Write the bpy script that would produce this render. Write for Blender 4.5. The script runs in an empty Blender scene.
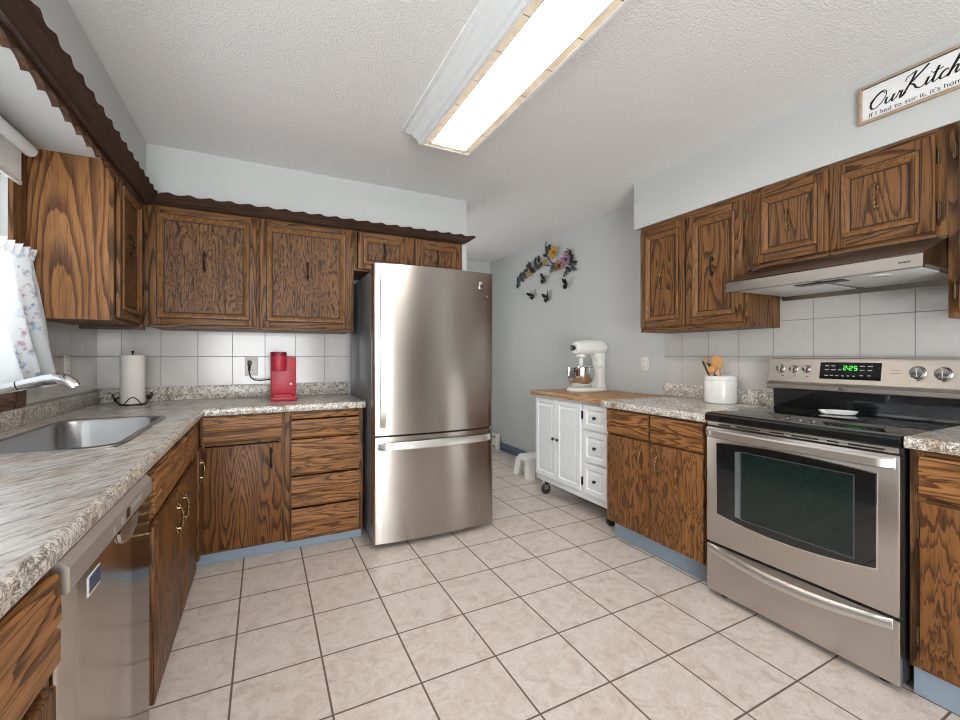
import bpy, bmesh, math, random
from mathutils import Vector, Matrix
random.seed(7)
PI = math.pi
SC = bpy.context.scene
COL = SC.collection
R = math.radians

# ------------------------------------------------------------------ camera, light, exposure
cam_d = bpy.data.cameras.new('camera'); cam = bpy.data.objects.new('camera', cam_d); COL.objects.link(cam)
cam_d.sensor_width = 36; cam_d.lens = 426 / 960 * 36; cam_d.shift_y = -4.5 / 960; cam_d.clip_start = .02
cam.location = (0, 0, 1.22); cam.rotation_euler = (PI / 2, 0, R(-26.95))
SC.camera = cam
SC.view_settings.view_transform = 'Standard'; SC.view_settings.look = 'None'
SC.view_settings.gamma = 1; SC.view_settings.exposure = 0.96
SC.view_settings.use_curve_mapping = False
SC.cycles.filter_width = 1.1
W = bpy.data.worlds.new('sky'); SC.world = W; W.use_nodes = True
bg = W.node_tree.nodes['Background']; bg.inputs[0].default_value = (.95, .98, 1, 1); bg.inputs[1].default_value = .8

def area(name, loc, rot, sx, sy, power, col):
    d = bpy.data.lights.new(name, 'AREA'); d.shape = 'RECTANGLE'; d.size = sx; d.size_y = sy
    d.energy = power; d.color = col
    o = bpy.data.objects.new(name, d); COL.objects.link(o); o.location = loc; o.rotation_euler = rot
    return o
DAY = (.95, .98, 1)
area('daylight_sink_window', (-1.16, 1.86, 1.55), (0, R(-90), 0), .95, 1.25, 6, DAY)           # faces +X
area('rear_fill', (-.05, -2.42, 1.05), (R(114), 0, 0), 1.7, 2.0, 82, DAY)              # added fill behind the camera, tilted up for the ceiling; faces +Y
area('daylight_dining_window', (.9, 5.36, 1.45), (R(-90), 0, 0), 1.2, 1.2, 14, (1, .99, .97))  # faces -Y

# ------------------------------------------------------------------ node helpers
class NT:
    def __init__(s, name):
        s.m = bpy.data.materials.new(name); s.m.use_nodes = True
        s.t = s.m.node_tree; s.b = s.t.nodes['Principled BSDF']; s.out = s.t.nodes['Material Output']
    def n(s, typ, **kw):
        x = s.t.nodes.new(typ)
        for k, v in kw.items(): setattr(x, k, v)
        return x
    def l(s, a, b): s.t.links.new(a, b)
    def math(s, op, a, b=None, c=None, clamp=False):
        x = s.n('ShaderNodeMath', operation=op); x.use_clamp = clamp
        for i, v in enumerate((a, b, c)):
            if v is None: continue
            if isinstance(v, (int, float)): x.inputs[i].default_value = v
            else: s.l(v, x.inputs[i])
        return x.outputs[0]
    def vmath(s, op, a, b):
        x = s.n('ShaderNodeVectorMath', operation=op)
        for i, v in enumerate((a, b)):
            if isinstance(v, tuple): x.inputs[i].default_value = v
            else: s.l(v, x.inputs[i])
        return x.outputs[0]
    def coord(s, kind='Object'): return s.n('ShaderNodeTexCoord').outputs[kind]
    def pos(s): return s.n('ShaderNodeNewGeometry').outputs['Position']
    def mapping(s, vec, scale=(1, 1, 1), loc=(0, 0, 0), rot=(0, 0, 0)):
        x = s.n('ShaderNodeMapping'); s.l(vec, x.inputs[0])
        x.inputs['Scale'].default_value = scale; x.inputs['Location'].default_value = loc; x.inputs['Rotation'].default_value = rot
        return x.outputs[0]
    def noise(s, vec, scale=1, detail=2, rough=.5, dist=0):
        x = s.n('ShaderNodeTexNoise'); s.l(vec, x.inputs['Vector'])
        x.inputs['Scale'].default_value = scale; x.inputs['Detail'].default_value = detail
        x.inputs['Roughness'].default_value = rough; x.inputs['Distortion'].default_value = dist
        return x.outputs['Fac']
    def ramp(s, fac, stops, interp='LINEAR'):
        x = s.n('ShaderNodeValToRGB'); s.l(fac, x.inputs[0]); r = x.color_ramp; r.interpolation = interp
        while len(r.elements) < len(stops): r.elements.new(.5)
        for e, (p, c) in zip(r.elements, stops):
            e.position = p; e.color = (c[0], c[1], c[2], 1) if not isinstance(c, (int, float)) else (c, c, c, 1)
        return x.outputs[0]
    def mix(s, fac, a, b, mode='MIX'):
        x = s.n('ShaderNodeMix', data_type='RGBA', blend_type=mode)
        if isinstance(fac, (int, float)): x.inputs[0].default_value = fac
        else: s.l(fac, x.inputs[0])
        for i, v in ((6, a), (7, b)):
            if isinstance(v, tuple): x.inputs[i].default_value = (v[0], v[1], v[2], 1)
            else: s.l(v, x.inputs[i])
        return x.outputs[2]
    def bump(s, h, strength=.2, dist=.01):
        x = s.n('ShaderNodeBump'); x.inputs['Strength'].default_value = strength; x.inputs['Distance'].default_value = dist
        s.l(h, x.inputs['Height']); s.l(x.outputs[0], s.b.inputs['Normal'])
    def set(s, **kw):
        for k, v in kw.items():
            i = s.b.inputs[k.replace('_', ' ')]
            if isinstance(v, tuple): i.default_value = (v[0], v[1], v[2], 1)
            elif isinstance(v, (int, float)): i.default_value = v
            else: s.l(v, i)
        return s

def srgb(r, g, b):
    f = lambda c: c / 12.92 if c <= .04045 else ((c + .055) / 1.055) ** 2.4
    return tuple(f(x / 255) for x in (r, g, b))

def plain(name, col, rough=.5, metal=0, speck=0, bump=0, **kw):
    t = NT(name); v = t.coord()
    n = t.noise(v, 30, 3)
    k = .06 if not speck else speck
    c = t.mix(n, tuple(x * (1 - k) for x in col), tuple(min(1, x * (1 + k)) for x in col))
    t.set(Base_Color=c, Roughness=rough, Metallic=metal, **kw)
    if bump: t.bump(t.noise(v, 180, 2), bump, .002)
    return t.m

WK, RK = .66, 2.2
def oak(name, grain='z', light=(.36, .175, .068), mid=(.225, .100, .036), dark=(.030, .012, .005), across=7, along=1.0, rings=9, rough=.40, zig=0, amt=1.0):
    "stained oak: contour lines of a stretched noise are the growth rings, each dark on one side and fading on the other"
    light = tuple(x * WK for x in light); mid = tuple(x * WK for x in mid)
    t = NT(name)
    info = t.n('ShaderNodeObjectInfo')
    cmb = t.n('ShaderNodeCombineXYZ')
    for i, k in enumerate((13.7, 31.3, 7.9)): t.l(t.math('MULTIPLY', info.outputs['Random'], k), cmb.inputs[i])
    v = t.vmath('ADD', t.coord(), cmb.outputs[0])
    g = 'xyz'.index(grain)
    sj = [55] * 3; sj[g] = 5
    jag = t.noise(t.mapping(v, tuple(sj)), 1, 2, .6)                     # ragged flame edges along the grain
    jv = t.n('ShaderNodeCombineXYZ'); t.l(t.math('MULTIPLY_ADD', jag, .10 + .10 * zig, -.05 - .05 * zig), jv.inputs[g])
    vj = t.vmath('ADD', v, jv.outputs[0])
    sc = [across] * 3; sc[g] = along
    n = t.noise(t.mapping(vj, tuple(sc)), 1, 1.6 if not zig else 2.6, .40 if not zig else .5, .2)
    saw = t.math('FRACT', t.math('MULTIPLY', n, rings * RK))
    w = t.ramp(saw, [(0, .0), (.06, 1), (.24, .85), (.55, .12), (1, 0)])
    sp = [260] * 3; sp[g] = 9
    pore = t.noise(t.mapping(v, tuple(sp)), 1, 2, .6)
    sm = [60] * 3; sm[g] = 1.5
    fleck = t.noise(t.mapping(v, tuple(sm)), 1, 3, .65)
    sb = [7] * 3; sb[g] = .6
    big = t.noise(t.mapping(v, tuple(sb)), 1, 1, .5)
    base = t.mix(t.ramp(fleck, [(.34, 0), (.64, 1)]), mid, light)
    base = t.mix(t.ramp(big, [(.38, 0), (.70, .6)]), base, mid)
    k = t.math('MULTIPLY', w, t.math('MULTIPLY', t.ramp(pore, [(.36, 1.0), (.70, .72)]), amt))
    c = t.mix(k, base, dark)
    c = t.mix(t.ramp(pore, [(.33, .7), (.44, 0)]), c, dark)
    t.set(Base_Color=c, Roughness=t.ramp(pore, [(.3, rough + .18), (.55, rough)]))
    t.b.inputs['Specular IOR Level'].default_value = .22
    t.bump(t.math('SUBTRACT', pore, t.math('MULTIPLY', w, .5)), .22, .0015)
    return t.m

def steel(name, grain='x', col=(.50, .468, .435), rough=.27, streak=.03, aniso=0, arot=.0):
    t = NT(name); v = t.coord()
    s = [90] * 3; s['xyz'.index(grain)] = 1.5
    n = t.noise(t.mapping(v, tuple(s)), 1, 1)
    n2 = t.noise(v, 3.5, 2)
    if aniso:
        tg = t.n('ShaderNodeTangent', direction_type='RADIAL', axis='Z'); t.l(tg.outputs[0], t.b.inputs['Tangent'])
        t.set(Anisotropic=aniso, Anisotropic_Rotation=arot)
    t.set(Base_Color=t.mix(n, tuple(x * .985 for x in col), tuple(min(1, x * 1.015) for x in col)), Metallic=1.0,
          Roughness=t.math('ADD', t.math('MULTIPLY_ADD', n, streak * .5, rough - streak / 4), t.math('MULTIPLY_ADD', n2, .06, -.03)))
    return t.m

def granite(name, top=True):
    t = NT(name); v = t.pos()
    if top:      # long fine streaks running with the counter
        v = t.mapping(v, rot=(0, 0, .655))
        a = t.noise(t.mapping(v, (16, 3.0, 16)), 1, 6, .68, .5)
        b = t.noise(t.mapping(v, (110, 16, 110)), 1, 4, .65, .4)
        d = t.noise(t.mapping(v, (260, 60, 260)), 1, 3, .65)
        c = t.ramp(a, [(.30, srgb(140, 130, 120)), (.42, srgb(176, 170, 163)), (.52, srgb(204, 202, 199)), (.60, srgb(188, 180, 171)), (.72, srgb(158, 145, 131))])
        tan = t.noise(t.mapping(v, (5, 1.6, 5), loc=(3, 7, 0)), 1, 3, .6, .4)
        c = t.mix(t.ramp(tan, [(.48, 0), (.64, .55)]), c, srgb(172, 148, 122))
        c = t.mix(t.ramp(b, [(.33, .9), (.46, 0)]), c, srgb(90, 81, 75))
        c = t.mix(t.ramp(b, [(.54, 0), (.68, .8)]), c, srgb(228, 227, 226))
        c = t.mix(t.ramp(d, [(.30, .55), (.44, 0)]), c, srgb(92, 82, 75))
        t.set(Base_Color=c, Roughness=.22)
    else:        # blotchy black and tan flecks on a pale ground
        a = t.noise(v, 15, 5, .6, 1.0)
        b = t.noise(v, 70, 4, .7, .5)
        d = t.noise(v, 28, 5, .62, 2.2)
        c = t.ramp(a, [(.32, srgb(160, 136, 108)), (.44, srgb(212, 204, 192)), (.56, srgb(228, 224, 216)), (.72, srgb(186, 174, 158))])
        vein = t.math('ABSOLUTE', t.math('SUBTRACT', d, .5))
        c = t.mix(t.ramp(vein, [(.0, .92), (.022, .75), (.045, 0)]), c, srgb(62, 56, 54))
        c = t.mix(t.ramp(b, [(.36, .8), (.45, 0)]), c, srgb(74, 66, 62))
        t.set(Base_Color=c, Roughness=.3)
    return t.m

def walltile(name, axis, x0, pitch=.2095, z0=1.213, pz=.2125):
    t = NT(name)
    sep = t.n('ShaderNodeSeparateXYZ'); t.l(t.pos(), sep.inputs[0])
    cmb = t.n('ShaderNodeCombineXYZ')
    t.l(t.math('SUBTRACT', sep.outputs[axis], x0 - 20 * pitch), cmb.inputs[0]); t.l(t.math('SUBTRACT', sep.outputs[2], z0 - 8 * pz), cmb.inputs[1])
    br = t.n('ShaderNodeTexBrick', offset=0, squash=1); t.l(cmb.outputs[0], br.inputs['Vector'])
    br.inputs['Scale'].default_value = 1; br.inputs['Brick Width'].default_value = pitch; br.inputs['Row Height'].default_value = pz
    br.inputs['Mortar Size'].default_value = .0021; br.inputs['Mortar Smooth'].default_value = .2; br.inputs['Bias'].default_value = 0
    br.inputs['Color1'].default_value = (*srgb(201, 198, 194), 1); br.inputs['Color2'].default_value = (*srgb(196, 193, 189), 1)
    br.inputs['Mortar'].default_value = (*srgb(140, 139, 138), 1)
    m = t.noise(t.pos(), 14, 4, .6, .6)
    c = t.mix(t.ramp(m, [(.3, 0), (.7, .5)]), br.outputs['Color'], srgb(190, 186, 181), 'MIX')
    c = t.mix(br.outputs['Fac'], c, srgb(138, 137, 137))
    t.set(Base_Color=c, Roughness=t.math('MULTIPLY_ADD', br.outputs['Fac'], .5, .16))
    t.bump(t.math('SUBTRACT', t.math('MULTIPLY', t.noise(t.pos(), 22, 2, .5, .5), .25), br.outputs['Fac']), .35, .002)
    return t.m

def floor_mat():
    t = NT('floor_tile'); p = .3146
    v = t.vmath('SUBTRACT', t.pos(), (-.4185 - 30 * p, 1.828 - 30 * p, 0))
    br = t.n('ShaderNodeTexBrick', offset=0, squash=1); t.l(v, br.inputs['Vector'])
    br.inputs['Scale'].default_value = 1; br.inputs['Brick Width'].default_value = p; br.inputs['Row Height'].default_value = p
    br.inputs['Mortar Size'].default_value = .0040; br.inputs['Mortar Smooth'].default_value = .15; br.inputs['Bias'].default_value = 0
    br.inputs['Color1'].default_value = (.45, .45, .45, 1); br.inputs['Color2'].default_value = (.55, .55, .55, 1)
    a = t.noise(t.pos(), 11, 6, .66, 1.2); b = t.noise(t.pos(), 45, 4, .65, 1.0)
    c = t.ramp(a, [(.30, srgb(190, 174, 163)), (.48, srgb(208, 196, 187)), (.60, srgb(215, 205, 198)), (.74, srgb(199, 184, 173))])
    c = t.mix(t.ramp(b, [(.30, .45), (.42, 0)]), c, srgb(172, 153, 140))
    c = t.mix(t.ramp(b, [(.58, 0), (.70, .4)]), c, srgb(229, 222, 216))
    e = t.noise(t.pos(), 120, 3, .7, .6)
    c = t.mix(t.ramp(e, [(.36, .35), (.48, 0)]), c, srgb(176, 152, 138))
    c = t.mix(.10, c, br.outputs['Color'], 'OVERLAY')
    c = t.mix(br.outputs['Fac'], c, srgb(104, 88, 76))
    t.set(Base_Color=c, Roughness=t.math('MULTIPLY_ADD', br.outputs['Fac'], .4, .33))
    t.bump(t.math('SUBTRACT', t.math('MULTIPLY', b, .15), br.outputs['Fac']), .3, .002)
    return t.m

def paint(name, col, scale, strength, dist, rough=.85):
    t = NT(name); v = t.pos()
    n = t.noise(v, scale, 3, .55, .3)
    t.set(Base_Color=t.mix(n, tuple(x * .97 for x in col), tuple(min(1, x * 1.03) for x in col)), Roughness=rough)
    t.bump(t.ramp(n, [(.38, 0), (.62, 1)]), strength, dist)
    return t.m

def emit(name, col, strength):
    t = NT(name); t.set(Base_Color=(0.02, .02, .02), Emission_Color=col, Emission_Strength=strength); return t.m

M = {}
M['wall'] = paint('wall_paint', srgb(192, 194, 193), 260, .05, .001)
M['ceil'] = paint('ceiling_texture', srgb(232, 231, 230), 120, .6, .004)
M['floor'] = floor_mat()
M['tile_b'] = walltile('wall_tile_back', 0, .011)
M['tile_l'] = walltile('wall_tile_left', 1, 3.55)
M['tile_r'] = walltile('wall_tile_right', 1, .861)
M['oz'] = oak('oak_upright', 'z', across=10, along=.8, rings=7)
M['ox'] = oak('oak_across', 'x', across=10, along=.8, rings=7)
M['oy'] = oak('oak_lengthwise', 'y', across=10, along=.8, rings=7)
M['panel'] = oak('oak_panel', 'z', across=8, along=2.2, rings=10, zig=1, light=(.34, .165, .066), mid=(.21, .096, .038), dark=(.022, .010, .005))
M['side'] = oak('oak_side', 'z', light=(.47, .225, .080), mid=(.36, .160, .054), dark=(.06, .024, .012), across=5, along=.7, rings=7)
M['slab'] = oak('oak_slab', 'z', light=(.34, .150, .048), mid=(.24, .098, .030), dark=(.032, .013, .006), across=5.5, along=1.1, rings=12)
M['rpanel'] = oak('oak_panel_plain', 'z', light=(.36, .170, .062), mid=(.25, .108, .036), dark=(.040, .017, .008), across=7, along=1.2, rings=7)
M['slab_zig'] = oak('oak_slab_zigzag', 'z', light=(.40, .180, .058), mid=(.29, .122, .040), dark=(.050, .021, .010), across=5, along=2.4, rings=7, zig=1)
M['dx'] = oak('oak_drawer_across', 'x', light=(.54, .250, .086), mid=(.37, .160, .054), dark=(.050, .020, .009), across=13, along=1.3, rings=6)
M['dy'] = oak('oak_drawer_lengthwise', 'y', light=(.54, .250, .086), mid=(.37, .160, .054), dark=(.050, .020, .009), across=13, along=1.3, rings=6)
M['dkoak'] = oak('oak_dark_trim', 'x', light=(.13, .078, .056), mid=(.095, .055, .040), dark=(.022, .011, .008), rings=4, rough=.30, amt=.5)
M['dkoaky'] = oak('oak_dark_trim_lengthwise', 'y', light=(.085, .052, .042), mid=(.062, .038, .031), dark=(.022, .011, .008), rings=4, rough=.30, amt=.5)
M['mould'] = oak('oak_moulding', 'z', light=(.42, .205, .080), mid=(.30, .135, .048), across=14, along=3, rings=3, amt=.4, rough=.3)
M['inner'] = plain('groove_stain_shade', (.02, .011, .006), .7)  # groove stain and shadow line, both put into one dark colour
M['steel'] = steel('stainless_upright', 'y', col=(.54, .51, .48), rough=.30, streak=.0)
M['bar'] = plain('handle_steel', (.66, .64, .61), .30, .9)
M['steely'] = steel('stainless_lengthwise', 'y', rough=.34, col=(.47, .44, .41))
M['hood'] = steel('hood_steel', 'y', rough=.30, col=(.27, .25, .235), aniso=.6, arot=.25)
M['console'] = steel('console_steel', 'y', rough=.46, col=(.34, .312, .284))
M['dwpanel'] = plain('dishwasher_panel', (.40, .355, .315), .42, .55)
M['dwsteel'] = steel('dishwasher_steel', 'z', col=(.50, .45, .41), rough=.16)
M['sinksteel'] = steel('sink_steel', 'y', col=(.36, .365, .37), rough=.30)
M['chrome'] = plain('chrome', (.80, .81, .83), .08, 1)
M['brass'] = plain('aged_brass', (.26, .185, .090), .26, 1, speck=.4)
M['hingebrass'] = plain('hinge_brass', (.13, .092, .052), .35, .9, speck=.4)
M['bronze'] = plain('dark_bronze', (.045, .033, .024), .42, .8)
M['gr_top'] = granite('laminate_top', True)
M['gr_edge'] = granite('laminate_edge', False)
M['toe'] = plain('blue_grey_kick', srgb(138, 152, 166), .6)
M['grey'] = plain('appliance_grey', srgb(112, 117, 122), .42, .25)
M['black'] = plain('black_plastic', (.012, .012, .013), .35)
M['rubber'] = plain('rubber', (.02, .02, .02), .7)
M['bglass'] = plain('black_glass', (.008, .009, .010), .05, 0, Coat_Weight=.5, Coat_Roughness=.03)
M['oglass'] = plain('oven_inner_glass', (.009, .018, .016), .09, 0)
M['white'] = plain('white_paint', srgb(226, 229, 231), .4)
M['wplas'] = plain('white_plastic', srgb(228, 227, 222), .4)
M['cream'] = plain('ivory_plastic', srgb(222, 218, 210), .45)
M['ceram'] = plain('white_glaze', srgb(228, 228, 224), .18)
M['paper'] = plain('paper_towel', srgb(226, 220, 214), .95, bump=.15)
M['red'] = plain('matte_red', srgb(172, 38, 56), .42)
M['dred'] = plain('dark_red', srgb(120, 22, 38), .4)
M['bblock'] = oak('butcher_block', 'y', light=(.80, .48, .24), mid=(.67, .38, .18), dark=(.27, .14, .06), across=20, along=1.2, rings=4)
M['spoon'] = plain('spoon_wood', srgb(196, 140, 78), .55, speck=.12)
M['pale'] = plain('pale_wood', srgb(206, 172, 128), .55, speck=.12)
M['dspoon'] = plain('dark_spoon_wood', srgb(66, 48, 36), .5, speck=.2)
M['frame'] = oak('sign_frame_wood', 'y', light=(.80, .62, .45), mid=(.66, .50, .36), dark=(.30, .21, .14), across=30, along=2, rings=2, amt=.6)
M['ink'] = plain('black_ink', (.012, .012, .012), .6)
M['sgwhite'] = plain('sign_white', srgb(232, 232, 232), .6)
M['digit'] = emit('green_digits', (.10, 1, .12), 1.1)
M['grmark'] = plain('pale_print', srgb(150, 150, 150), .5)
M['diff'] = emit('lamp_diffuser', (1, .95, .88), 15)
M['lstrip'] = None
M['vinyl'] = plain('white_vinyl', srgb(236, 238, 240), .35)
M['shade'] = plain('roller_fabric', srgb(222, 222, 218), .8)
M['bluelab'] = plain('blue_label', srgb(52, 66, 92), .4)
M['leafd'] = plain('metal_leaf_dark', srgb(34, 42, 38), .45, .3, speck=.3)
M['leafg'] = plain('metal_leaf_green', srgb(62, 78, 62), .45, .3, speck=.3)
M['fly'] = plain('butterfly_black', srgb(28, 27, 28), .45, .3)
M['yel'] = plain('petal_yellow', srgb(190, 136, 34), .45)
M['lyel'] = plain('petal_pale_yellow', srgb(150, 134, 76), .5)
M['pink'] = plain('petal_pink', srgb(150, 104, 134), .45)
M['org'] = plain('petal_orange', srgb(136, 88, 32), .45)
M['dred2'] = plain('petal_dark_red', srgb(66, 44, 46), .5)

t = NT('backlit_stone_strip')                    # the stone-look border of the lit lens
sn = t.noise(t.coord(), 16, 4, .6, .8)
sc_ = t.ramp(sn, [(.3, srgb(186, 160, 128)), (.7, srgb(232, 214, 188))])
t.set(Base_Color=(.3, .27, .22), Emission_Color=sc_, Emission_Strength=.42); M['lstrip'] = t.m

t = NT('window_glass'); t.set(Base_Color=(1, 1, 1), Roughness=0.0, Transmission_Weight=1.0, IOR=1.02); M['glass'] = t.m

t = NT('sheer_curtain'); v = t.coord()           # white voile with blue and pink blossoms on the gathered side
sep = t.n('ShaderNodeSeparateXYZ'); t.l(v, sep.inputs[0])
vo = t.n('ShaderNodeTexVoronoi'); t.l(v, vo.inputs['Vector']); vo.inputs['Scale'].default_value = 34
band = t.ramp(sep.outputs[1], [(.355, 0), (.385, 1), (.47, 1), (.53, 0)])
blot = t.ramp(t.noise(v, 26, 3, .6), [(.52, 0), (.62, .75)])
hue = t.ramp(t.noise(v, 11, 1), [(.40, srgb(118, 172, 204)), (.54, srgb(104, 128, 172)), (.66, srgb(184, 120, 150))])
cc = t.mix(t.math('MULTIPLY', band, blot), srgb(226, 230, 233), hue)
t.set(Base_Color=cc, Roughness=.9)
tr = t.n('ShaderNodeBsdfTranslucent'); t.l(cc, tr.inputs[0])
ms = t.n('ShaderNodeMixShader'); ms.inputs[0].default_value = .30
t.l(t.b.outputs[0], ms.inputs[1]); t.l(tr.outputs[0], ms.inputs[2]); t.l(ms.outputs[0], t.out.inputs[0])
M['curtain'] = t.m

# ------------------------------------------------------------------ mesh helpers
WLOC = {}
class MB:
    def __init__(s): s.bm = bmesh.new()
    def _merge(s, b):
        me = bpy.data.meshes.new('tmp'); b.to_mesh(me); b.free(); s.bm.from_mesh(me); bpy.data.meshes.remove(me)
    def box(s, x0, x1, y0, y1, z0, z1, bev=0, seg=2):
        b = bmesh.new(); bmesh.ops.create_cube(b, size=1)
        lo = (min(x0, x1), min(y0, y1), min(z0, z1)); hi = (max(x0, x1), max(y0, y1), max(z0, z1))
        for v in b.verts: v.co = Vector([lo[i] + (v.co[i] + .5) * (hi[i] - lo[i]) for i in range(3)])
        if bev: bmesh.ops.bevel(b, geom=list(b.edges), offset=min(bev, .45 * min(hi[i] - lo[i] for i in range(3))), segments=seg, profile=.5, affect='EDGES')
        s._merge(b); return s
    def grid(s, rows, closed_u=False, closed_v=False):
        vs = [[s.bm.verts.new(p) for p in r] for r in rows]
        nr, nc = len(vs), len(vs[0])
        for i in range(nr if closed_v else nr - 1):
            for j in range(nc if closed_u else nc - 1):
                try: s.bm.faces.new((vs[i][j], vs[i][(j + 1) % nc], vs[(i + 1) % nr][(j + 1) % nc], vs[(i + 1) % nr][j]))
                except ValueError: pass
        return vs
    def prism(s, poly, vec):
        a = [s.bm.verts.new(p) for p in poly]; b = [s.bm.verts.new(Vector(p) + Vector(vec)) for p in poly]
        n = len(a)
        s.bm.faces.new(a); s.bm.faces.new(b[::-1])
        for i in range(n): s.bm.faces.new((a[i], b[i], b[(i + 1) % n], a[(i + 1) % n]))
        return s
    def tube(s, path, rad, n=8, cap=True):
        P = [Vector(p) for p in path]; rings = []; prev = None
        for i, p in enumerate(P):
            d = (P[min(i + 1, len(P) - 1)] - P[max(i - 1, 0)]).normalized()
            if prev is None:
                up = Vector((0, 0, 1)) if abs(d.z) < .9 else Vector((1, 0, 0)); x = d.cross(up).normalized()
            else:
                x = (prev - d * prev.dot(d)).normalized()
            prev = x; y = d.cross(x)
            r = rad[i] if isinstance(rad, (list, tuple)) else rad
            rings.append([p + (x * math.cos(2 * PI * k / n) + y * math.sin(2 * PI * k / n)) * r for k in range(n)])
        vs = s.grid(rings, closed_u=True)
        if cap: s.bm.faces.new(vs[0][::-1]); s.bm.faces.new(vs[-1])
        return s
    def lathe(s, prof, c, axis=(0, 0, 1), n=24):
        ax = Vector(axis).normalized(); x = ax.orthogonal().normalized(); y = ax.cross(x); c = Vector(c)
        rows = [[c + ax * z + (x * math.cos(2 * PI * k / n) + y * math.sin(2 * PI * k / n)) * max(r, 1e-5) for k in range(n)] for r, z in prof]
        vs = s.grid(rows, closed_u=True)
        if prof[0][0] > 1e-4: s.bm.faces.new(vs[0][::-1])
        if prof[-1][0] > 1e-4: s.bm.faces.new(vs[-1])
        return s
    def ball(s, c, r, sc=(1, 1, 1), n=12, rot=None):
        b = bmesh.new(); bmesh.ops.create_uvsphere(b, u_segments=n, v_segments=max(6, n // 2), radius=r)
        for v in b.verts:
            q = Vector([v.co[i] * sc[i] for i in range(3)])
            if rot is not None: q = rot @ q
            v.co = q + Vector(c)
        s._merge(b); return s
    def build(s, name, mat, parent=None, smooth=35, local=False, kind=None):
        bmesh.ops.remove_doubles(s.bm, verts=s.bm.verts, dist=1e-6)
        bmesh.ops.recalc_face_normals(s.bm, faces=s.bm.faces)
        if parent is not None and not local:
            off = WLOC[parent.name]
            for v in s.bm.verts: v.co -= off
        me = bpy.data.meshes.new(name); s.bm.to_mesh(me); s.bm.free()
        o = bpy.data.objects.new(name, me); COL.objects.link(o)
        me.materials.append(M[mat] if isinstance(mat, str) else mat)
        if smooth:
            me.polygons.foreach_set('use_smooth', [True] * len(me.polygons)); me.set_sharp_from_angle(angle=R(smooth))
        if parent is not None:
            o.parent = parent; WLOC[o.name] = WLOC[parent.name].copy()
        else: WLOC[o.name] = Vector((0, 0, 0))
        if kind: o['kind'] = kind
        return o

def thing(name, label, cat, loc, group=None, rz=0):
    o = bpy.data.objects.new(name, None); COL.objects.link(o); o.empty_display_size = .05
    o.location = loc; o.rotation_euler = (0, 0, rz); WLOC[o.name] = Vector(loc)
    o['label'] = label; o['category'] = cat
    if group: o['group'] = group
    return o
def tag(o, label, cat, group=None):
    o['label'] = label; o['category'] = cat
    if group: o['group'] = group
    return o
def rebase(o, loc):
    "put a top-level mesh's origin at its base"
    d = Vector(loc)
    for v in o.data.vertices: v.co -= d
    o.location = d; WLOC[o.name] = d.copy(); return o
def struct(mb, name, mat, **k): return mb.build(name, mat, kind='structure', **k)

class Face:
    "a run of cabinet fronts: a = along the wall, d = out into the room from the face, z = up"
    def __init__(s, kind, face):
        s.kind, s.f = kind, face
        s.v, s.h, s.hd, s.dir = {'back': ('oz', 'ox', 'dx', (0, -1, 0)), 'right': ('oz', 'oy', 'dy', (-1, 0, 0)), 'left': ('oz', 'oy', 'dy', (1, 0, 0))}[kind]
    def p(s, a, d, z):
        if s.kind == 'back': return (a, s.f - d, z)
        if s.kind == 'right': return (s.f - d, a, z)
        return (s.f + d, a, z)
    def box(s, mb, a0, a1, d0, d1, z0, z1, bev=0, seg=2):
        p, q = s.p(a0, d0, z0), s.p(a1, d1, z1)
        return mb.box(p[0], q[0], p[1], q[1], p[2], q[2], bev, seg)
    def ring(s, mb, a0, a1, z0, z1, prof):
        "mitred moulding: prof = (inset, d) from the outside in"
        rows = [[s.p(a0 + i, d, z0 + i), s.p(a1 - i, d, z0 + i), s.p(a1 - i, d, z1 - i), s.p(a0 + i, d, z1 - i)] for i, d in prof]
        mb.grid(rows, closed_u=True); return mb
    def prof(s, mb, a0, a1, pts):
        "profile of (d, z) points extruded along the run"
        A = s.p(0, 0, 0); B = s.p(1, 0, 0); vec = (Vector(B) - Vector(A)) * (a1 - a0)
        return mb.prism([s.p(a0, d, z) for d, z in pts], vec)

def pull(F, a, zc, d0, parent, mat='brass', L=.112, bow=.015):
    m = MB(); path = []; rad = []
    N = 26
    for i in range(N + 1):
        u = i / N * 2 - 1
        path.append(F.p(a, d0 + .006 + bow * max(0, math.cos(u * PI / 2)) ** .6, zc + u * L / 2))
        rad.append(.0034 + .0046 * abs(math.cos(u * PI * 3.5)) ** 1.5 * (1 - .35 * abs(u)))
    rad[0] = rad[-1] = .0015
    m.tube(path, rad, 8)
    for sgn in (-1, 1):
        m.lathe([(.011, 0), (.010, .002), (.005, .004), (.004, .016)], F.p(a, d0 - .0005, zc + sgn * L * .36), F.dir, 10)
        m.ball(F.p(a, d0 + .003, zc + sgn * L * .5), .0062, (1, 1, 1.3), 8)
    return m.build('handle', mat, parent)

def hinge(F, a, zc, parent, d0=.0, side=1):
    m = MB()
    F.box(m, a - .007, a + .007, d0, d0 + .004, zc - .024, zc + .024, .0015)
    m.tube([F.p(a, d0 + .006, zc - .028), F.p(a, d0 + .006, zc + .028)], .0035, 8)
    for sgn in (-1, 1): m.ball(F.p(a, d0 + .006, zc + sgn * .031), .0042, n=8)
    return m.build('hinge', 'hingebrass', parent)

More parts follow.
